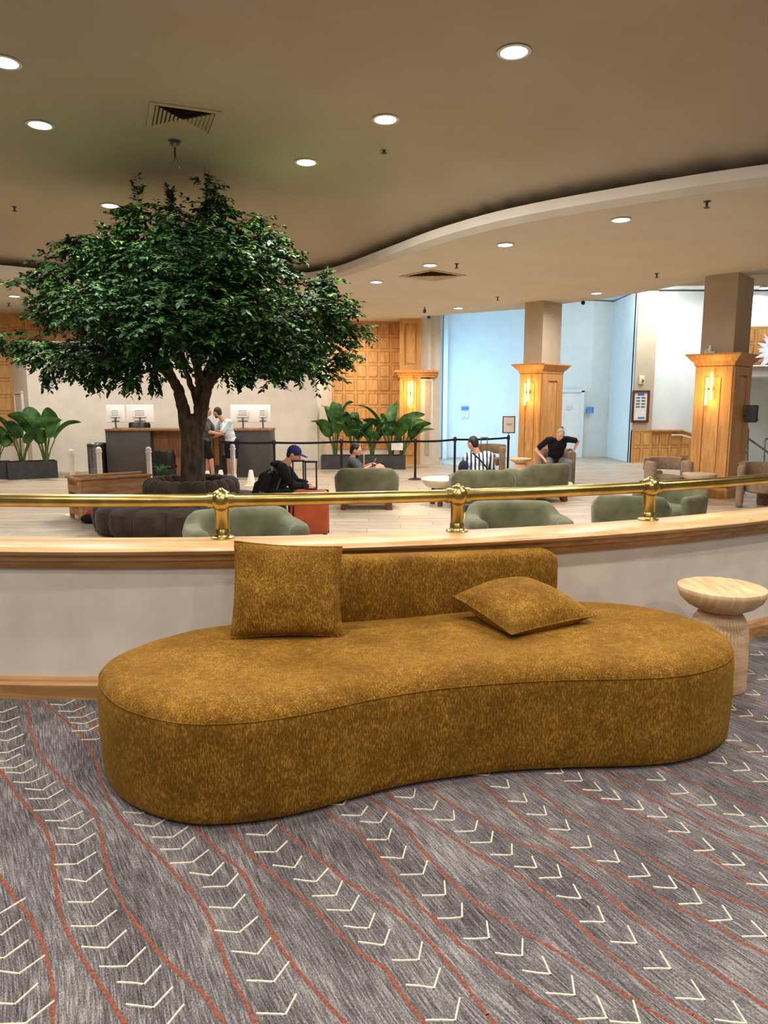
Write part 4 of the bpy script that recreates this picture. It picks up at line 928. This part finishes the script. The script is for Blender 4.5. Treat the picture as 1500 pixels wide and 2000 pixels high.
# ================================================================== RECEPTION DESK AREA
dk=thing('reception_desk','long reception desk with charcoal ends and walnut centre','desk',(0,0,ZL))
def boxpx(name,mat,u0,u1,d,z0,z1,dep,par,bv=0):
    x0=D(u0,890,d).x; x1=D(u1,890,d).x; return MB().box(((x0+x1)/2,d+dep/2,(z0+z1)/2),(x1-x0,dep,z1-z0),None,bv).build(name,mat,par)
boxpx('end_unit','charcoal',208,295,17.7,0,1.15,.9,dk,.01); boxpx('end_unit','charcoal',455,527,17.7,0,1.15,.9,dk,.01)
boxpx('front_panel','walnut',296,454,17.95,.52,1.15,.06,dk); boxpx('modesty_panel','charcoal',296,454,18.05,0,.52,.06,dk)
for u in(338,342): pass
boxpx('upright','walnut',343,352,17.9,0,.52,.1,dk); boxpx('upright','walnut',419,428,17.8,.3,1.15,.2,dk)
boxpx('worktop','walnut',207,528,17.68,1.15,1.19,.95,dk)
def monitor(u,w_,label):
    p=D(u,822,18.1); t=thing('monitor',label,'monitor',(p.x,18.15,ZL+1.19),0,'white computer monitors on the reception desk')
    MB().box((0,0,.37),(w_,.035,.44),None,.012).build('back_panel','white',t); MB().box((0,-.03,.38),(w_*.5,.03,.2),None,.01).build('connector_cover','paper',t)
    for k in range(3): MB().box((0,-.047,.44-.05*k),(w_*.36,.003,.012)).build('vent_slot','ink',t)
    MB().tube([(0,-.01,.02),(0,-.03,.2),(0,0,.36)],.022,8).build('stand','steel',t); MB().lathe([(.11,0),(.11,.012),(.03,.02)],n=20).build('foot','steel',t)
    MB().box((0,-.02,.185),(w_*.42,.012,.02)).build('port_strip','planter',t)
monitor(225,.47,'leftmost white monitor, back view, on the desk'); monitor(273,.68,'wide white monitor above the desk beside the tree trunk'); monitor(474,.62,'wide white monitor right of the man in pale tee'); monitor(513,.40,'rightmost white monitor, back view, on the desk')
def office(label,loc,h,rz=0):
    t=thing('office_chair',label,'chair',loc,rz)
    mb=MB(); n=16; vs=[]
    for i in range(n+1):
        q=PI*(.12+.76*i/n); 
        for (r,z) in((.30,h-.35),(.31,h-.06),(.28,h),(.24,h-.04),(.24,h-.35)): vs.append((r*math.cos(q),r*.8*math.sin(q),z))
    mb.add(vs,[(i*5+k,i*5+(k+1)%5,i*5+5+(k+1)%5,i*5+5+k) for i in range(n) for k in range(5)]+[(4,3,2,1,0),tuple(n*5+k for k in range(5))]); mb.build('backrest','black',t)
    MB().box((0,0,h-.42),(.5,.48,.09),None,.03).build('seat','black',t); MB().cyl((0,0,.08),(0,0,h-.45),.03).build('column','black',t)
    for k in range(5): q=2*PI*k/5; MB().cyl((0,0,.08),(.26*math.cos(q),.26*math.sin(q),.04),.02,.015).build('foot','black',t)
office('black rounded chair in front of the walnut desk panel',at(321,915,17.2),.72,PI); office('dark chair back showing between monitors behind the desk',(D(272,838,19.0).x,18.95,ZL),1.32)
def cyl_bin(label,u,y,mat,h=.84):
    t=thing('waste_bin',label,'bin',at(u,930,y),0,'waste bins left of the desk'); MB().lathe([(.17,0),(.18,.01),(.185,h-.03),(.18,h),(.14,h),(.13,h-.02),(.01,h-.03)],n=28).build('body',mat,t); MB().lathe([(.188,h-.06),(.19,h-.055),(.19,h-.045),(.188,h-.04)],n=28).build('rim_band','black',t)
cyl_bin('brushed steel round waste bin left of the desk',189,17.6,'steel'); cyl_bin('black round waste bin against the desk end',203,18.0,'black')
t=thing('potted_plant','small spiky plant in a dark pot before the walnut desk','plant',at(316,925,16.3))
MB().lathe([(.14,0),(.18,.02),(.2,.16),(.17,.16),(.01,.15)],n=20).build('pot','planter',t)
mb=MB()
for k in range(60):
    a_=random.uniform(0,2*PI); L_=random.uniform(.2,.42); d=V((math.cos(a_)*random.uniform(.3,.9),math.sin(a_)*.6,1)).normalized(); s_=d.cross(V((0,0,1))).normalized()*.016; p=V((0,0,.15))
    mb.add([p-s_,p+s_,p+d*L_*.6+s_*.8,p+d*L_+V((0,0,-.03)),p+d*L_*.6-s_*.8],[(0,1,2,3,4)])
stuff(mb.build('blades','bigleaf',t))
# stanchions with belt
def stanchion(u,y,label,nxt=None,top=None,white=False,h=.96):
    p=at(u,900,y); t=thing('queue_post',label,'stanchion',p,0,'black belt stanchions'); 
    MB().lathe([(.17,0),(.17,.012),(.12,.03),(.04,.045)],n=28).build('base','black',t); MB().cyl((0,0,.04),(0,0,h-.04),.03,n=14).build('pole','black',t)
    MB().lathe([(.03,h-.1),(.04,h-.09),(.04,h),(.035,h+.02),(.02,h+.03)],n=16).build('head','black',t)
    if nxt:
        q=at(nxt[0],900,nxt[1]); d=V(q)-V(p); F=frame((0,0,0),d); n=10
        vs=[]
        for i in range(n+1):
            f=i/n; sag=-.02*math.sin(PI*f)
            vs+=[(f*d.length,-.003,h-.065+sag),(f*d.length,-.003,h-.015+sag),(f*d.length,.003,h-.015+sag),(f*d.length,.003,h-.065+sag)]
        MB().add(vs,[(i*4+k,i*4+(k+1)%4,i*4+4+(k+1)%4,i*4+4+k) for i in range(n) for k in range(4)],F,False).build('belt','blackcloth',t)
    return t
sp=[(432,17.0),(536,16.6),(667,17.0),(811,17.2),(888,18.0),(992,18.9)]
lb=['belt stanchion between the two men at the desk','belt stanchion just above the blue cap','belt stanchion left of the phone reader','belt stanchion standing clear with its round base in view','belt stanchion left of the striped-shirt man','end stanchion carrying the framed sign']
for i,(u,y) in enumerate(sp): stanchion(u,y,lb[i],sp[i+1] if i<5 else None)
p=at(992,900,18.9); t=thing('sign_frame','small framed notice on top of the end stanchion','sign',(p[0],p[1],ZL+.99))
MB().box((0,.01,.27),(.33,.02,.44)).build('frame','black',t); MB().cyl((0,.01,-.04),(0,.01,.06),.012).build('stem','black',t); MB().box((0,-.002,.27),(.28,.006,.39)).build('sheet','paper',t)
for k,w_ in enumerate((.16,.12)): MB().box((0,-.006,.29-.03*k),(w_,.002,.014)).build('print','ink',t)
# white posts
def wpost(u,y,label,h=1.09):
    t=thing('white_post',label,'post',at(u,900,y),0,'white rope posts round the crate')
    MB().lathe([(.16,0),(.16,.01),(.1,.02),(.04,.03)],n=24).build('base','ivory',t); MB().cyl((0,0,.02),(0,0,h-.1),.043,n=14).build('pole','ivory',t)
    MB().lathe([(.043,h-.1),(.055,h-.095),(.055,h-.075),(.035,h-.07)],n=16).build('collar','ivory',t); MB().ball((0,0,h-.045),.047,14).build('knob','ivory',t)
wpost(140,11.75,'white ball-topped post at the left end of the crate'); wpost(194,12.3,'white ball-topped post in front of the waste bins'); wpost(291,12.3,'white ball-topped post before the desk corner'); wpost(455,12.6,'white ball-topped post in front of the man in pale tee',1.12)
for i,(u,y,l) in enumerate([(405,15.6,'white plastic floor cone right of the trunk'),(431,15.8,'white plastic floor cone left of the white post'),(490,15.8,'white plastic floor cone just left of the backpack')]):
    t=thing('floor_cone',l,'cone',at(u,920,y),0,'white floor cones'); MB().box((0,0,.015),(.26,.26,.03),None,.01).build('foot','ivory',t); MB().lathe([(.1,.03),(.045,.34),(.04,.36),(.01,.365)],n=14).build('cone','ivory',t)
# crate
ca=G(155,1020,ZL); cr_=thing('wooden_crate','long raw pine crate left of the ottoman','crate',(ca.x,ca.y,ZL),math.radians(38)); hh=.66;LL=1.15;DD=.5
for k in range(3): MB().box((LL/2,.012,.06+.2*k+.09),(LL-.01,.024,.195)).build('plank','crate',cr_); MB().box((LL/2,DD-.012,.06+.2*k+.09),(LL-.01,.024,.195)).build('plank','crate',cr_)
for x,y in((.03,-.0),(LL-.03,-.0),(.03,DD),(LL-.03,DD)): MB().box((x,y,hh/2),(.06,.06,hh)).build('corner_post','crate',cr_)
for k in range(2): MB().box((.0,DD/2,.15+.35*k),(.024,DD-.08,.1)).build('end_slat','crate',cr_)
MB().box((LL/2,-.012,hh+.01),(LL+.06,.07,.03)).build('rim','crate',cr_); MB().box((LL/2,DD+.012,hh+.01),(LL+.06,.07,.03)).build('rim','crate',cr_); MB().box((.0,DD/2,hh+.01),(.07,DD-.05,.03)).build('rim','crate',cr_)
MB().box((LL/2,DD/2,.5),(LL-.08,DD-.06,.04)).build('fill','crate',cr_)
t=thing('duffel_bag','black bag with a crumpled red cloth on the floor by the crate','bag',tuple(G(177,1024,ZL)+V((0,.12,0))))
MB().ball((0,0,.07),(.2,.14,.075),16).build('bag','blackcloth',t)
for k in range(7): MB().ball((random.uniform(-.12,.12),random.uniform(-.08,.04),.14+random.uniform(-.01,.03)),(.06,.05,.035),10).build('cloth_fold','red',t)
MB().ball((.14,.06,.2),(.08,.05,.03),10).build('pale_cloth','paper',t)
# ================================================================== WALL THINGS
def papers(label,u,v,d,w_,h_,mats,name='wall_notice',dep=0):
    p=D(u,v,d); t=thing(name,label,'sign',(p.x,d-dep,p.z))
    MB().box((0,0,0),(w_,.006,h_)).build('sheet',mats[0],t)
    for k in range(mats[2]): MB().box((-w_*.02,-.005,h_*.32-k*h_*.64/max(1,mats[2]-1)),(w_*(.7-.15*(k%2)),.003,h_*.05)).build('print',mats[1],t)
papers('blue and white notice pair on the blue-lit wall',908,797,24.17,.24,.12,('blueink','paper',2)); papers('small white sheet below the blue notice on the hall wall',908,810,24.17,.22,.2,('paper','redink',3))
papers('small blue sign on the pale wall right of the hall door',1152,801,24.1,.26,.2,('blueink','paper',3))
dr=thing('noticeboard','wood-framed noticeboard hung on the pier above the wainscot','noticeboard',(D(1251,794,22.0).x,22.03,D(1251,794,22.0).z))
MB().box((0,0,0),(.46,.03,.9)).build('backing','paper',dr)
for (x,z,a_,b_) in((-.23,0,.07,.97),(.23,0,.07,.97),(0,.45,.4,.07),(0,-.45,.4,.07)): MB().box((x,-.02,z),(a_,.05,b_)).build('frame_rail','redwood',dr)
for k in range(8): MB().box((-.08+.16*(k%2),-.018,.3-.09*(k//2)-.04),(.12,.004,.05)).build('posted_sheet','ink',dr)
MB().box((0,-.018,.36),(.2,.004,.07)).build('heading','blueink',dr); MB().box((.04,-.018,-.34),(.2,.004,.05)).build('footer','blueink',dr)
o=thing('wall_fixture','small beige wall fitting above the noticeboard','fixture',(D(1254,742,22.0).x,22.03,D(1254,742,22.0).z)); MB().box((0,0,0),(.16,.05,.26),None,.02).build('housing','stone',o); MB().ball((.02,-.04,-.02),(.04,.03,.07),10).build('knob','brass',o)
# hall door
dx0=D(1092,830,24.1).x; dx1=D(1133,830,24.1).x; dz1=D(1110,766,24.1).z
d2=struct(MB().box(((dx0+dx1)/2,24.17,(ZL+dz1)/2),(dx1-dx0,.06,dz1-ZL)).build('door_2','white'))
mb=MB(); mb.box((dx1+.05,24.13,(ZL+dz1)/2),(.1,.1,dz1-ZL+.1)); mb.box((dx0-.05,24.13,(ZL+dz1)/2),(.1,.1,dz1-ZL+.1)); mb.box(((dx0+dx1)/2,24.13,dz1+.05),(dx1-dx0+.2,.1,.1)); mb.build('door_frame','hallwall',d2)
MB().cyl((dx0+.1,24.14,ZL+1.0),(dx0+.1,24.06,ZL+1.0),.035).build('door_handle','steel',d2)
papers('small red-printed notice on the hall door',1111,796,24.1,.14,.14,('paper','redink',3),dep=.0)
# stair rails right
t=thing('stair_railing','grey metal stair railing behind the near pillar','railing',(0,0,0))
yr=17.5
def q(u,v): return D(u,v,yr)
MB().tube([q(1459,900),q(1461,840),q(1459,833),q(1455,830)],.028,8).build('end_post','steel',t); 
for k in range(4): MB().cyl(q(1455,845+k*13),q(1460.5,845+k*13),.014).build('rung','steel',t)
MB().tube([q(1462,857),q(1500,884),q(1530,905)],.024,8).build('handrail','steel',t); MB().tube([q(1491,925),q(1493,862),q(1497,857),q(1503,857)],.026,8).build('post','steel',t); MB().cyl(q(1459,900),q(1459,925),.028).build('post','steel',t)
# starburst chandelier
cp=D(1516,685,12.0); t=thing('star_chandelier','icy white starburst pendant at the right photo edge','chandelier',cp)
MB().ball((0,0,0),.14,16).build('core','star',t)
MB().cyl((0,0,.1),(0,0,ZC-cp.z),.008,n=6).build('cord','steel',t)
for k in range(34):
    z=1-2*(k+.5)/34; a_=k*2.399; d=V((math.sqrt(1-z*z)*math.cos(a_),math.sqrt(1-z*z)*math.sin(a_),z)); MB().cyl(d*.1,d*random.uniform(.27,.38),.06,.006,6).build('spike','star',t)
# figurine on the near pillar cornice
t=thing('white_figurine','small white ornament standing on the near pillar cornice','ornament',tuple(V((c2.x,c2.y,2.395))+dl2*.42-dr2*.09))
MB().box((0,0,.015),(.2,.06,.03),RZ(-.7),.008).build('base','white',t); MB().lathe([(.03,.03),(.035,.06),(.02,.1),(.025,.13),(.01,.16)],n=12).build('body','white',t); MB().tube([(-.07,.05,.03),(-.05,.03,.07),(0,0,.08)],.014,6).build('arm','white',t)

# ================================================================== PEOPLE
def finish(o,vx,sm=4):
    m=o.modifiers.new('remesh','REMESH'); m.mode='VOXEL'; m.voxel_size=vx; m.use_smooth_shade=True
    s=o.modifiers.new('smooth','SMOOTH'); s.iterations=sm; s.factor=.6; return o
def lerp(a,b,t): return V(a).lerp(V(b),t)
def person(label,J,face,skin='skin',hair='hair',top='greytee',sleeve=.75,bottom='navy',legcov=.75,hairf=True,shoes='white',beard=False,cap=None,vx=.011,curl=0,hw=1):
    J={k:V(v) for k,v in J.items()}; base=(J['hipL']+J['hipR'])/2; base=V((base.x,base.y,ZL))
    t=thing('person',label,'person',base); 
    for k in J: J[k]=J[k]-base
    side=(J['shR']-J['shL']).normalized(); pel=(J['hipL']+J['hipR'])/2; chs=(J['shL']+J['shR'])/2; up=(chs-pel).normalized(); fw=up.cross(side).normalized(); 
    f=V(face).normalized(); 
    R=Matrix((side,fw,up)).transposed()
    hs=f.cross(V((0,0,1))).normalized(); hu=hs.cross(f).normalized(); HR=Matrix((hs,f,hu)).transposed()
    b=MB(); H=J['head']
    b.ball(H,(.078,.098,.115),16,R=HR); b.ball(H+hu*-.045+f*.035,(.055,.06,.06),12,R=HR); b.cap(H-hu*.06-f*.02,lerp(chs,H,.1),.055,.062)
    b.cap(H+f*.095+hu*.0,H+f*.112-hu*.028,.010,.015)       # nose
    b.ball(H+f*.088-hu*.068,(.028,.016,.008),8,R=HR)         # mouth
    for s_ in(-1,1):
        b.ball(H+hs*s_*.08-hu*.005-f*.005,(.012,.022,.034),8,R=HR); b.ball(H+hs*s_*.03+f*.09+hu*.03,(.022,.012,.007),8,R=HR)
    b.ball(lerp(pel,chs,.72),(.165*hw,.115,.17),14,R=R); b.ball(lerp(pel,chs,.38),(.14*hw,.11,.17),14,R=R); b.ball(pel,(.16*hw,.12,.13),14,R=R)
    for s_ in'LR':
        b.cap(lerp(J['sh'+s_],chs,.35)+up*.01,J['sh'+s_],.062,.058); b.cap(J['sh'+s_],J['el'+s_],.052,.042); b.cap(J['el'+s_],J['wr'+s_],.041,.028)
        b.cap(J['hip'+s_],J['kn'+s_],.088,.058); b.cap(J['kn'+s_],J['an'+s_],.058,.038); b.cap(J['an'+s_],J['an'+s_]+(J['toe'+s_]-J['an'+s_])*.9,.038,.03)
        # hand: palm, four fingers and a thumb
        wr=J['wr'+s_]; hd=(wr-J['el'+s_]).normalized()
        if 'hd'+s_ in J: hd=(J['hd'+s_]+base).normalized()
        ax=hd.cross(V((0,0,1))); ax=ax.normalized() if ax.length>.2 else side; nn=ax.cross(hd).normalized()
        if nn.z>0: nn=-nn
        pc=wr+hd*.05; b.ball(pc,(.04,.045,.018),10,R=Matrix((ax,hd,nn)).transposed())
        for k,l in enumerate((.062,.072,.068,.052)):
            q0=pc+hd*.035+ax*(k-1.5)*.02; q1=q0+hd*l*.5+nn*l*.15; q2=q1+hd*l*.3+nn*l*.4; b.cap(q0,q1,.0095,.0085,8); b.cap(q1,q2,.0085,.0075,8)
        th=ax*(-1 if s_=='R' else 1); q0=wr+hd*.03+th*.03; q1=q0+th*.03+hd*.025; b.cap(q0,q1,.012,.01,8); b.cap(q1,q1+hd*.025+nn*.01,.01,.008,8)
    finish(b.build('body',skin,t),.0095,3)
    e=MB()
    for s_ in(-1,1): e.ball(H+hs*s_*.03+f*.0925+hu*.014,(.011,.006,.006),8,R=HR)
    e.build('eyes','black',t)
    if hairf:
        h=MB(); h.ball(H+hu*.028-f*.02,(.086,.098,.104),16,R=HR); h.ball(H-f*.045-hu*.02,(.074,.065,.08),12,R=HR); finish(h.build('hair',hair,t),.011,2)
    if beard:
        h=MB(); h.ball(H-hu*.085+f*.045,(.052,.05,.04),12,R=HR); finish(h.build('beard',hair,t),.01,2)
    if cap:
        h=MB(); h.ball(H+hu*.04-f*.008,(.092,.108,.092),16,R=HR); h.build('cap',cap,t); h=MB(); h.ball(H+hu*.035+f*.13,(.07,.075,.01),14,R=HR); h.build('cap_visor',cap,t)
    c=MB(); k=.016
    c.ball(lerp(pel,chs,.74),(.17*hw+k,.118+k,.17),14,R=R); c.ball(lerp(pel,chs,.40),(.145*hw+k,.115+k,.18),14,R=R); c.ball(lerp(pel,chs,.08),(.16*hw+k,.122+k,.12),14,R=R); c.ball(chs+up*.02,(.085,.07,.05),10,R=R)
    for s_ in'LR':
        c.cap(lerp(J['sh'+s_],chs,.35)+up*.01,J['sh'+s_],.066+k*.6,.06+k)
        c.cap(J['sh'+s_],lerp(J['sh'+s_],J['el'+s_],min(1,sleeve)),.056+k,.052+k*.9)
        if sleeve>1: c.cap(J['el'+s_],lerp(J['el'+s_],J['wr'+s_],sleeve-1),.044+k,.034+k*.9)
    finish(c.build('shirt',top,t),vx,3)
    c=MB(); c.ball(pel-up*.02,(.168*hw+k,.128+k,.12),14,R=R)
    for s_ in'LR':
        c.cap(J['hip'+s_],lerp(J['hip'+s_],J['kn'+s_],min(1,legcov)),.092+k,.07+k)
        if legcov>1: c.cap(J['kn'+s_],lerp(J['kn'+s_],J['an'+s_],legcov-1),.07+k*.6,.05+k)
    finish(c.build('trousers' if legcov>1 else 'shorts',bottom,t),vx,3)
    for s_ in'LR':
        c=MB(); an=J['an'+s_]; to=J['toe'+s_]; c.cap(an-V((0,0,.03)),to,.05,.042); c.cap(an+V((0,0,.03)),an-V((0,0,.02)),.048,.052); finish(c.build('shoe',shoes,t),.011,2)
    return t,J,base,H,HR,f,hu,hs,up,fw,side
def off(o,d,**kw): return {k:(V(o)+V(v)) for k,v in d.items()}
# 1 man in pale tee at the desk, seen from the back/left side, leaning to the left
o=V(at(455,930,17.25)); o.z=ZL
J=off(o,dict(hipL=(-.09,.04,.90),hipR=(.09,-.04,.90),shL=(-.30,.12,1.36),shR=(-.02,-.12,1.38),head=(-.32,-.02,1.60),elL=(-.46,.16,1.12),wrL=(-.60,.2,1.12),elR=(-.22,-.16,1.10),wrR=(-.42,-.06,1.02),knL=(-.1,.06,.48),knR=(.07,-.06,.48),anL=(-.12,.1,.08),anR=(.06,-.06,.08),toeL=(-.27,.12,.045),toeR=(-.09,-.02,.045)))
person('man in pale tee and navy shorts leaning over the reception desk',J,(-1,.35,-.35),top='whitetee',bottom='navy',legcov=.8,beard=True)
# 2 man in grey behind the trunk
o=V(at(403,928,17.15)); o.z=ZL
J=off(o,dict(hipL=(0,.09,.90),hipR=(0,-.09,.90),shL=(0.02,.19,1.40),shR=(.02,-.19,1.40),head=(.07,0,1.62),elL=(.2,.24,1.16),wrL=(.4,.16,1.14),elR=(.17,-.2,1.15),wrR=(.38,-.08,1.1),knL=(.04,.1,.48),knR=(.16,-.1,.48),anL=(0,.1,.08),anR=(.19,-.1,.08),toeL=(.16,.1,.045),toeR=(.35,-.1,.045)))
person('man in grey tee and black shorts half hidden by the tree trunk',J,(1,.1,-.25),top='greytee',bottom='blackcloth',legcov=.8)
# 3 seated man with blue cap and backpack on the ottoman
o=V(D(538,960,10.35)); o=V((o.x,10.45,ZL))
J=off(o,dict(hipL=(-.02,.11,.50),hipR=(0,-.11,.50),shL=(.10,.19,.92),shR=(.12,-.19,.90),head=(.27,-.01,1.10),elL=(.26,.2,.68),wrL=(.44,.1,.66),elR=(.27,-.22,.66),wrR=(.47,-.1,.64),knL=(.42,.16,.50),knR=(.44,-.14,.50),anL=(.42,.18,.08),anR=(.44,-.15,.08),toeL=(.57,.18,.045),toeR=(.60,-.15,.045)))
t,Jl,base,H,HR,f,hu,hs,up,fw,side=person('seated man in black hoodie and blue cap with a black backpack',J,(1,-.15,-.45),top='blackcloth',sleeve=1.9,bottom='blackcloth',legcov=1.85,cap='bluecap',vx=.012)
MB().ball((.02,0,.96-.0),(.1,.13,.05),12).build('hood','blackcloth',t)
bp_=thing('backpack','black backpack with a grey patch worn by the seated man in the blue cap','backpack',base+V((-.17,-.02,.62)),0)
F=Matrix.Rotation(.28,4,'Y'); MB().box((0,0,0),(.2,.32,.46),F,.08).build('main_pocket','blackcloth',bp_); MB().box((-.1,0,-.06),(.07,.24,.24),F,.03).build('front_pocket','blackcloth',bp_)
MB().box((.02,-.165,-.1),(.1,.012,.1),F).build('patch','greytee',bp_); MB().tube([(.05,0,.22),(.02,0,.28),(-.03,0,.22)],.012,6,F).build('handle','blackcloth',bp_)
for s_ in(-1,1): MB().tube([(.08,s_*.1,.2),(.2,s_*.13,.27),(.27,s_*.14,.14),(.2,s_*.13,-.05),(.08,s_*.13,-.14)],.018,6).build('strap','planter',bp_)
# suitcase
def suitcase(label,loc,rz,mat,h=.6,w_=.46,dep=.3,hs_=(0,),hh_=.42,hm='black'):
    t=thing('suitcase',label,'suitcase',loc,rz); MB().box((0,0,.06+h/2),(w_,dep,h),None,.06).build('shell',mat,t); MB().box((0,0,.06+h/2),(w_+.008,.02,h+.008),None,.008).build('zip_band','black',t)
    for x in(-1,1):
        for y in(-1,1): MB().cyl((x*w_*.38,y*dep*.3-.012,.035),(x*w_*.38,y*dep*.3+.012,.035),.033).build('wheel','black',t)
    for q_ in hs_:
        o_=MB()
        for s_ in(-1,1): o_.cyl((s_*.075,q_,h+.05),(s_*.075,q_,h+hh_),.011,n=8); 
        o_.box((0,q_,h+hh_),(.19,.03,.03),None,.01); o_.build('pull_handle',hm,t)
    MB().box((0,0,h+.075),(.16,.03,.02),None,.008).build('carry_handle','black',t)
    return t
p=at(608,1000,9.75); suitcase('orange hard-shell suitcase behind the brass rail beside the seated man',p,.05,'orange',.6,.48,.3,(.06,),.44)
p=at(581,1000,10.05); suitcase('dark suitcase between the seated man and the orange suitcase',(p[0],10.22,ZL),.3,'black',.5,.26,.2,(.0,),.52)
t=thing('draped_cloth','dark red and black straps hanging beside the orange suitcase','strap',(D(572,1000,9.6).x,9.62,ZL))
for k in range(4): MB().tube([(.03*k-.05,0,.52),(.03*k-.055,.01,.3),(.03*k-.04,0,.02)],.016,6).build('strap','red' if k%2 else 'blackcloth',t)
p=at(945,890,17.3); suitcase('slim silver suitcase with raised handle behind the striped-shirt man',(p[0],17.3,ZL),.1,'steel',.5,.3,.22,(0,),.5,'steel')
# 4 phone reader in the first green chair
o=V(at(693,950,12.75)); o.z=ZL
J=off(o,dict(hipL=(.05,.10,.50),hipR=(.05,-.10,.50),shL=(-.05,.17,.82),shR=(-.03,-.17,.80),head=(.02,0,1.0),elL=(.13,.2,.66),wrL=(.27,.06,.74),elR=(.12,-.2,.64),wrR=(.27,-.03,.72),knL=(.44,.1,.70),knR=(.48,-.12,.70),anL=(.62,.12,.48),anR=(.64,-.1,.48),toeL=(.72,.12,.50),toeR=(.74,-.1,.50)))
t,Jl,base,H,HR,f,hu,hs,up,fw,side=person('seated bearded man in dark tee reading a phone in a green chair',J,(1,-.15,-.25),top='greytee',bottom='greypants',legcov=.7,beard=True)
ph=thing('phone','phone held by the seated bearded man','phone',V(J['wrR'])+V((.08,.04,.07))); MB().box((0,0,0),(.012,.07,.15),Matrix.Rotation(.5,4,'Y'),.004).build('body','steel',ph); MB().box((-.008,0,0),(.002,.062,.135),Matrix.Rotation(.5,4,'Y')).build('screen','paper',ph)
# 5 striped shirt man, from behind
o=V(at(934,950,12.55)); o.z=ZL
J=off(o,dict(hipL=(.11,.0,.50),hipR=(-.11,.0,.50),shL=(.19,.04,.92),shR=(-.19,.06,.90),head=(-.10,.08,1.13),elL=(.27,.12,.64),wrL=(.12,.32,.62),elR=(-.27,.14,.64),wrR=(-.12,.36,.62),knL=(.13,.44,.50),knR=(-.13,.44,.50),anL=(.13,.5,.08),anR=(-.13,.5,.08),toeL=(.13,.64,.045),toeR=(-.13,.64,.045)))
t,Jl,base,H,HR,f,hu,hs,up,fw,side=person('man in blue striped shirt seen from behind in a green chair',J,(-.75,.75,-.3),top='stripes',sleeve=.75,bottom='navy',legcov=1.8,hw=1.1)
MB().tube([(-.13,-.13,.98),(0,-.165,.86),(.14,-.155,.70),(.22,-.10,.56)],.014,6).build('cross_strap','black',t)
MB().ball((-.27,.0,.70),(.09,.1,.14),14).build('navy_sleeve','navy',t)
# 6 older man pushing up from the taupe chair
o=V(at(1083,905,16.35)); o.z=ZL
J=off(o,dict(hipL=(.12,.0,.52),hipR=(-.12,.0,.52),shL=(.24,-.22,1.02),shR=(-.22,-.22,1.0),head=(.03,-.36,1.14),elL=(.48,-.12,.98),wrL=(.41,-.12,.80),elR=(-.46,-.14,.78),wrR=(-.30,-.40,.56),knL=(.24,-.45,.50),knR=(-.22,-.45,.50),anL=(.24,-.42,.08),anR=(-.22,-.42,.08),toeL=(.25,-.57,.045),toeR=(-.22,-.57,.045)))
person('older grey-haired man in black tee leaning forward in a taupe chair',J,(0,-.85,-.55),skin='skin_pale',hair='greyhair',top='blackcloth',sleeve=.7,bottom='greypants',legcov=1.85,hw=1.2)
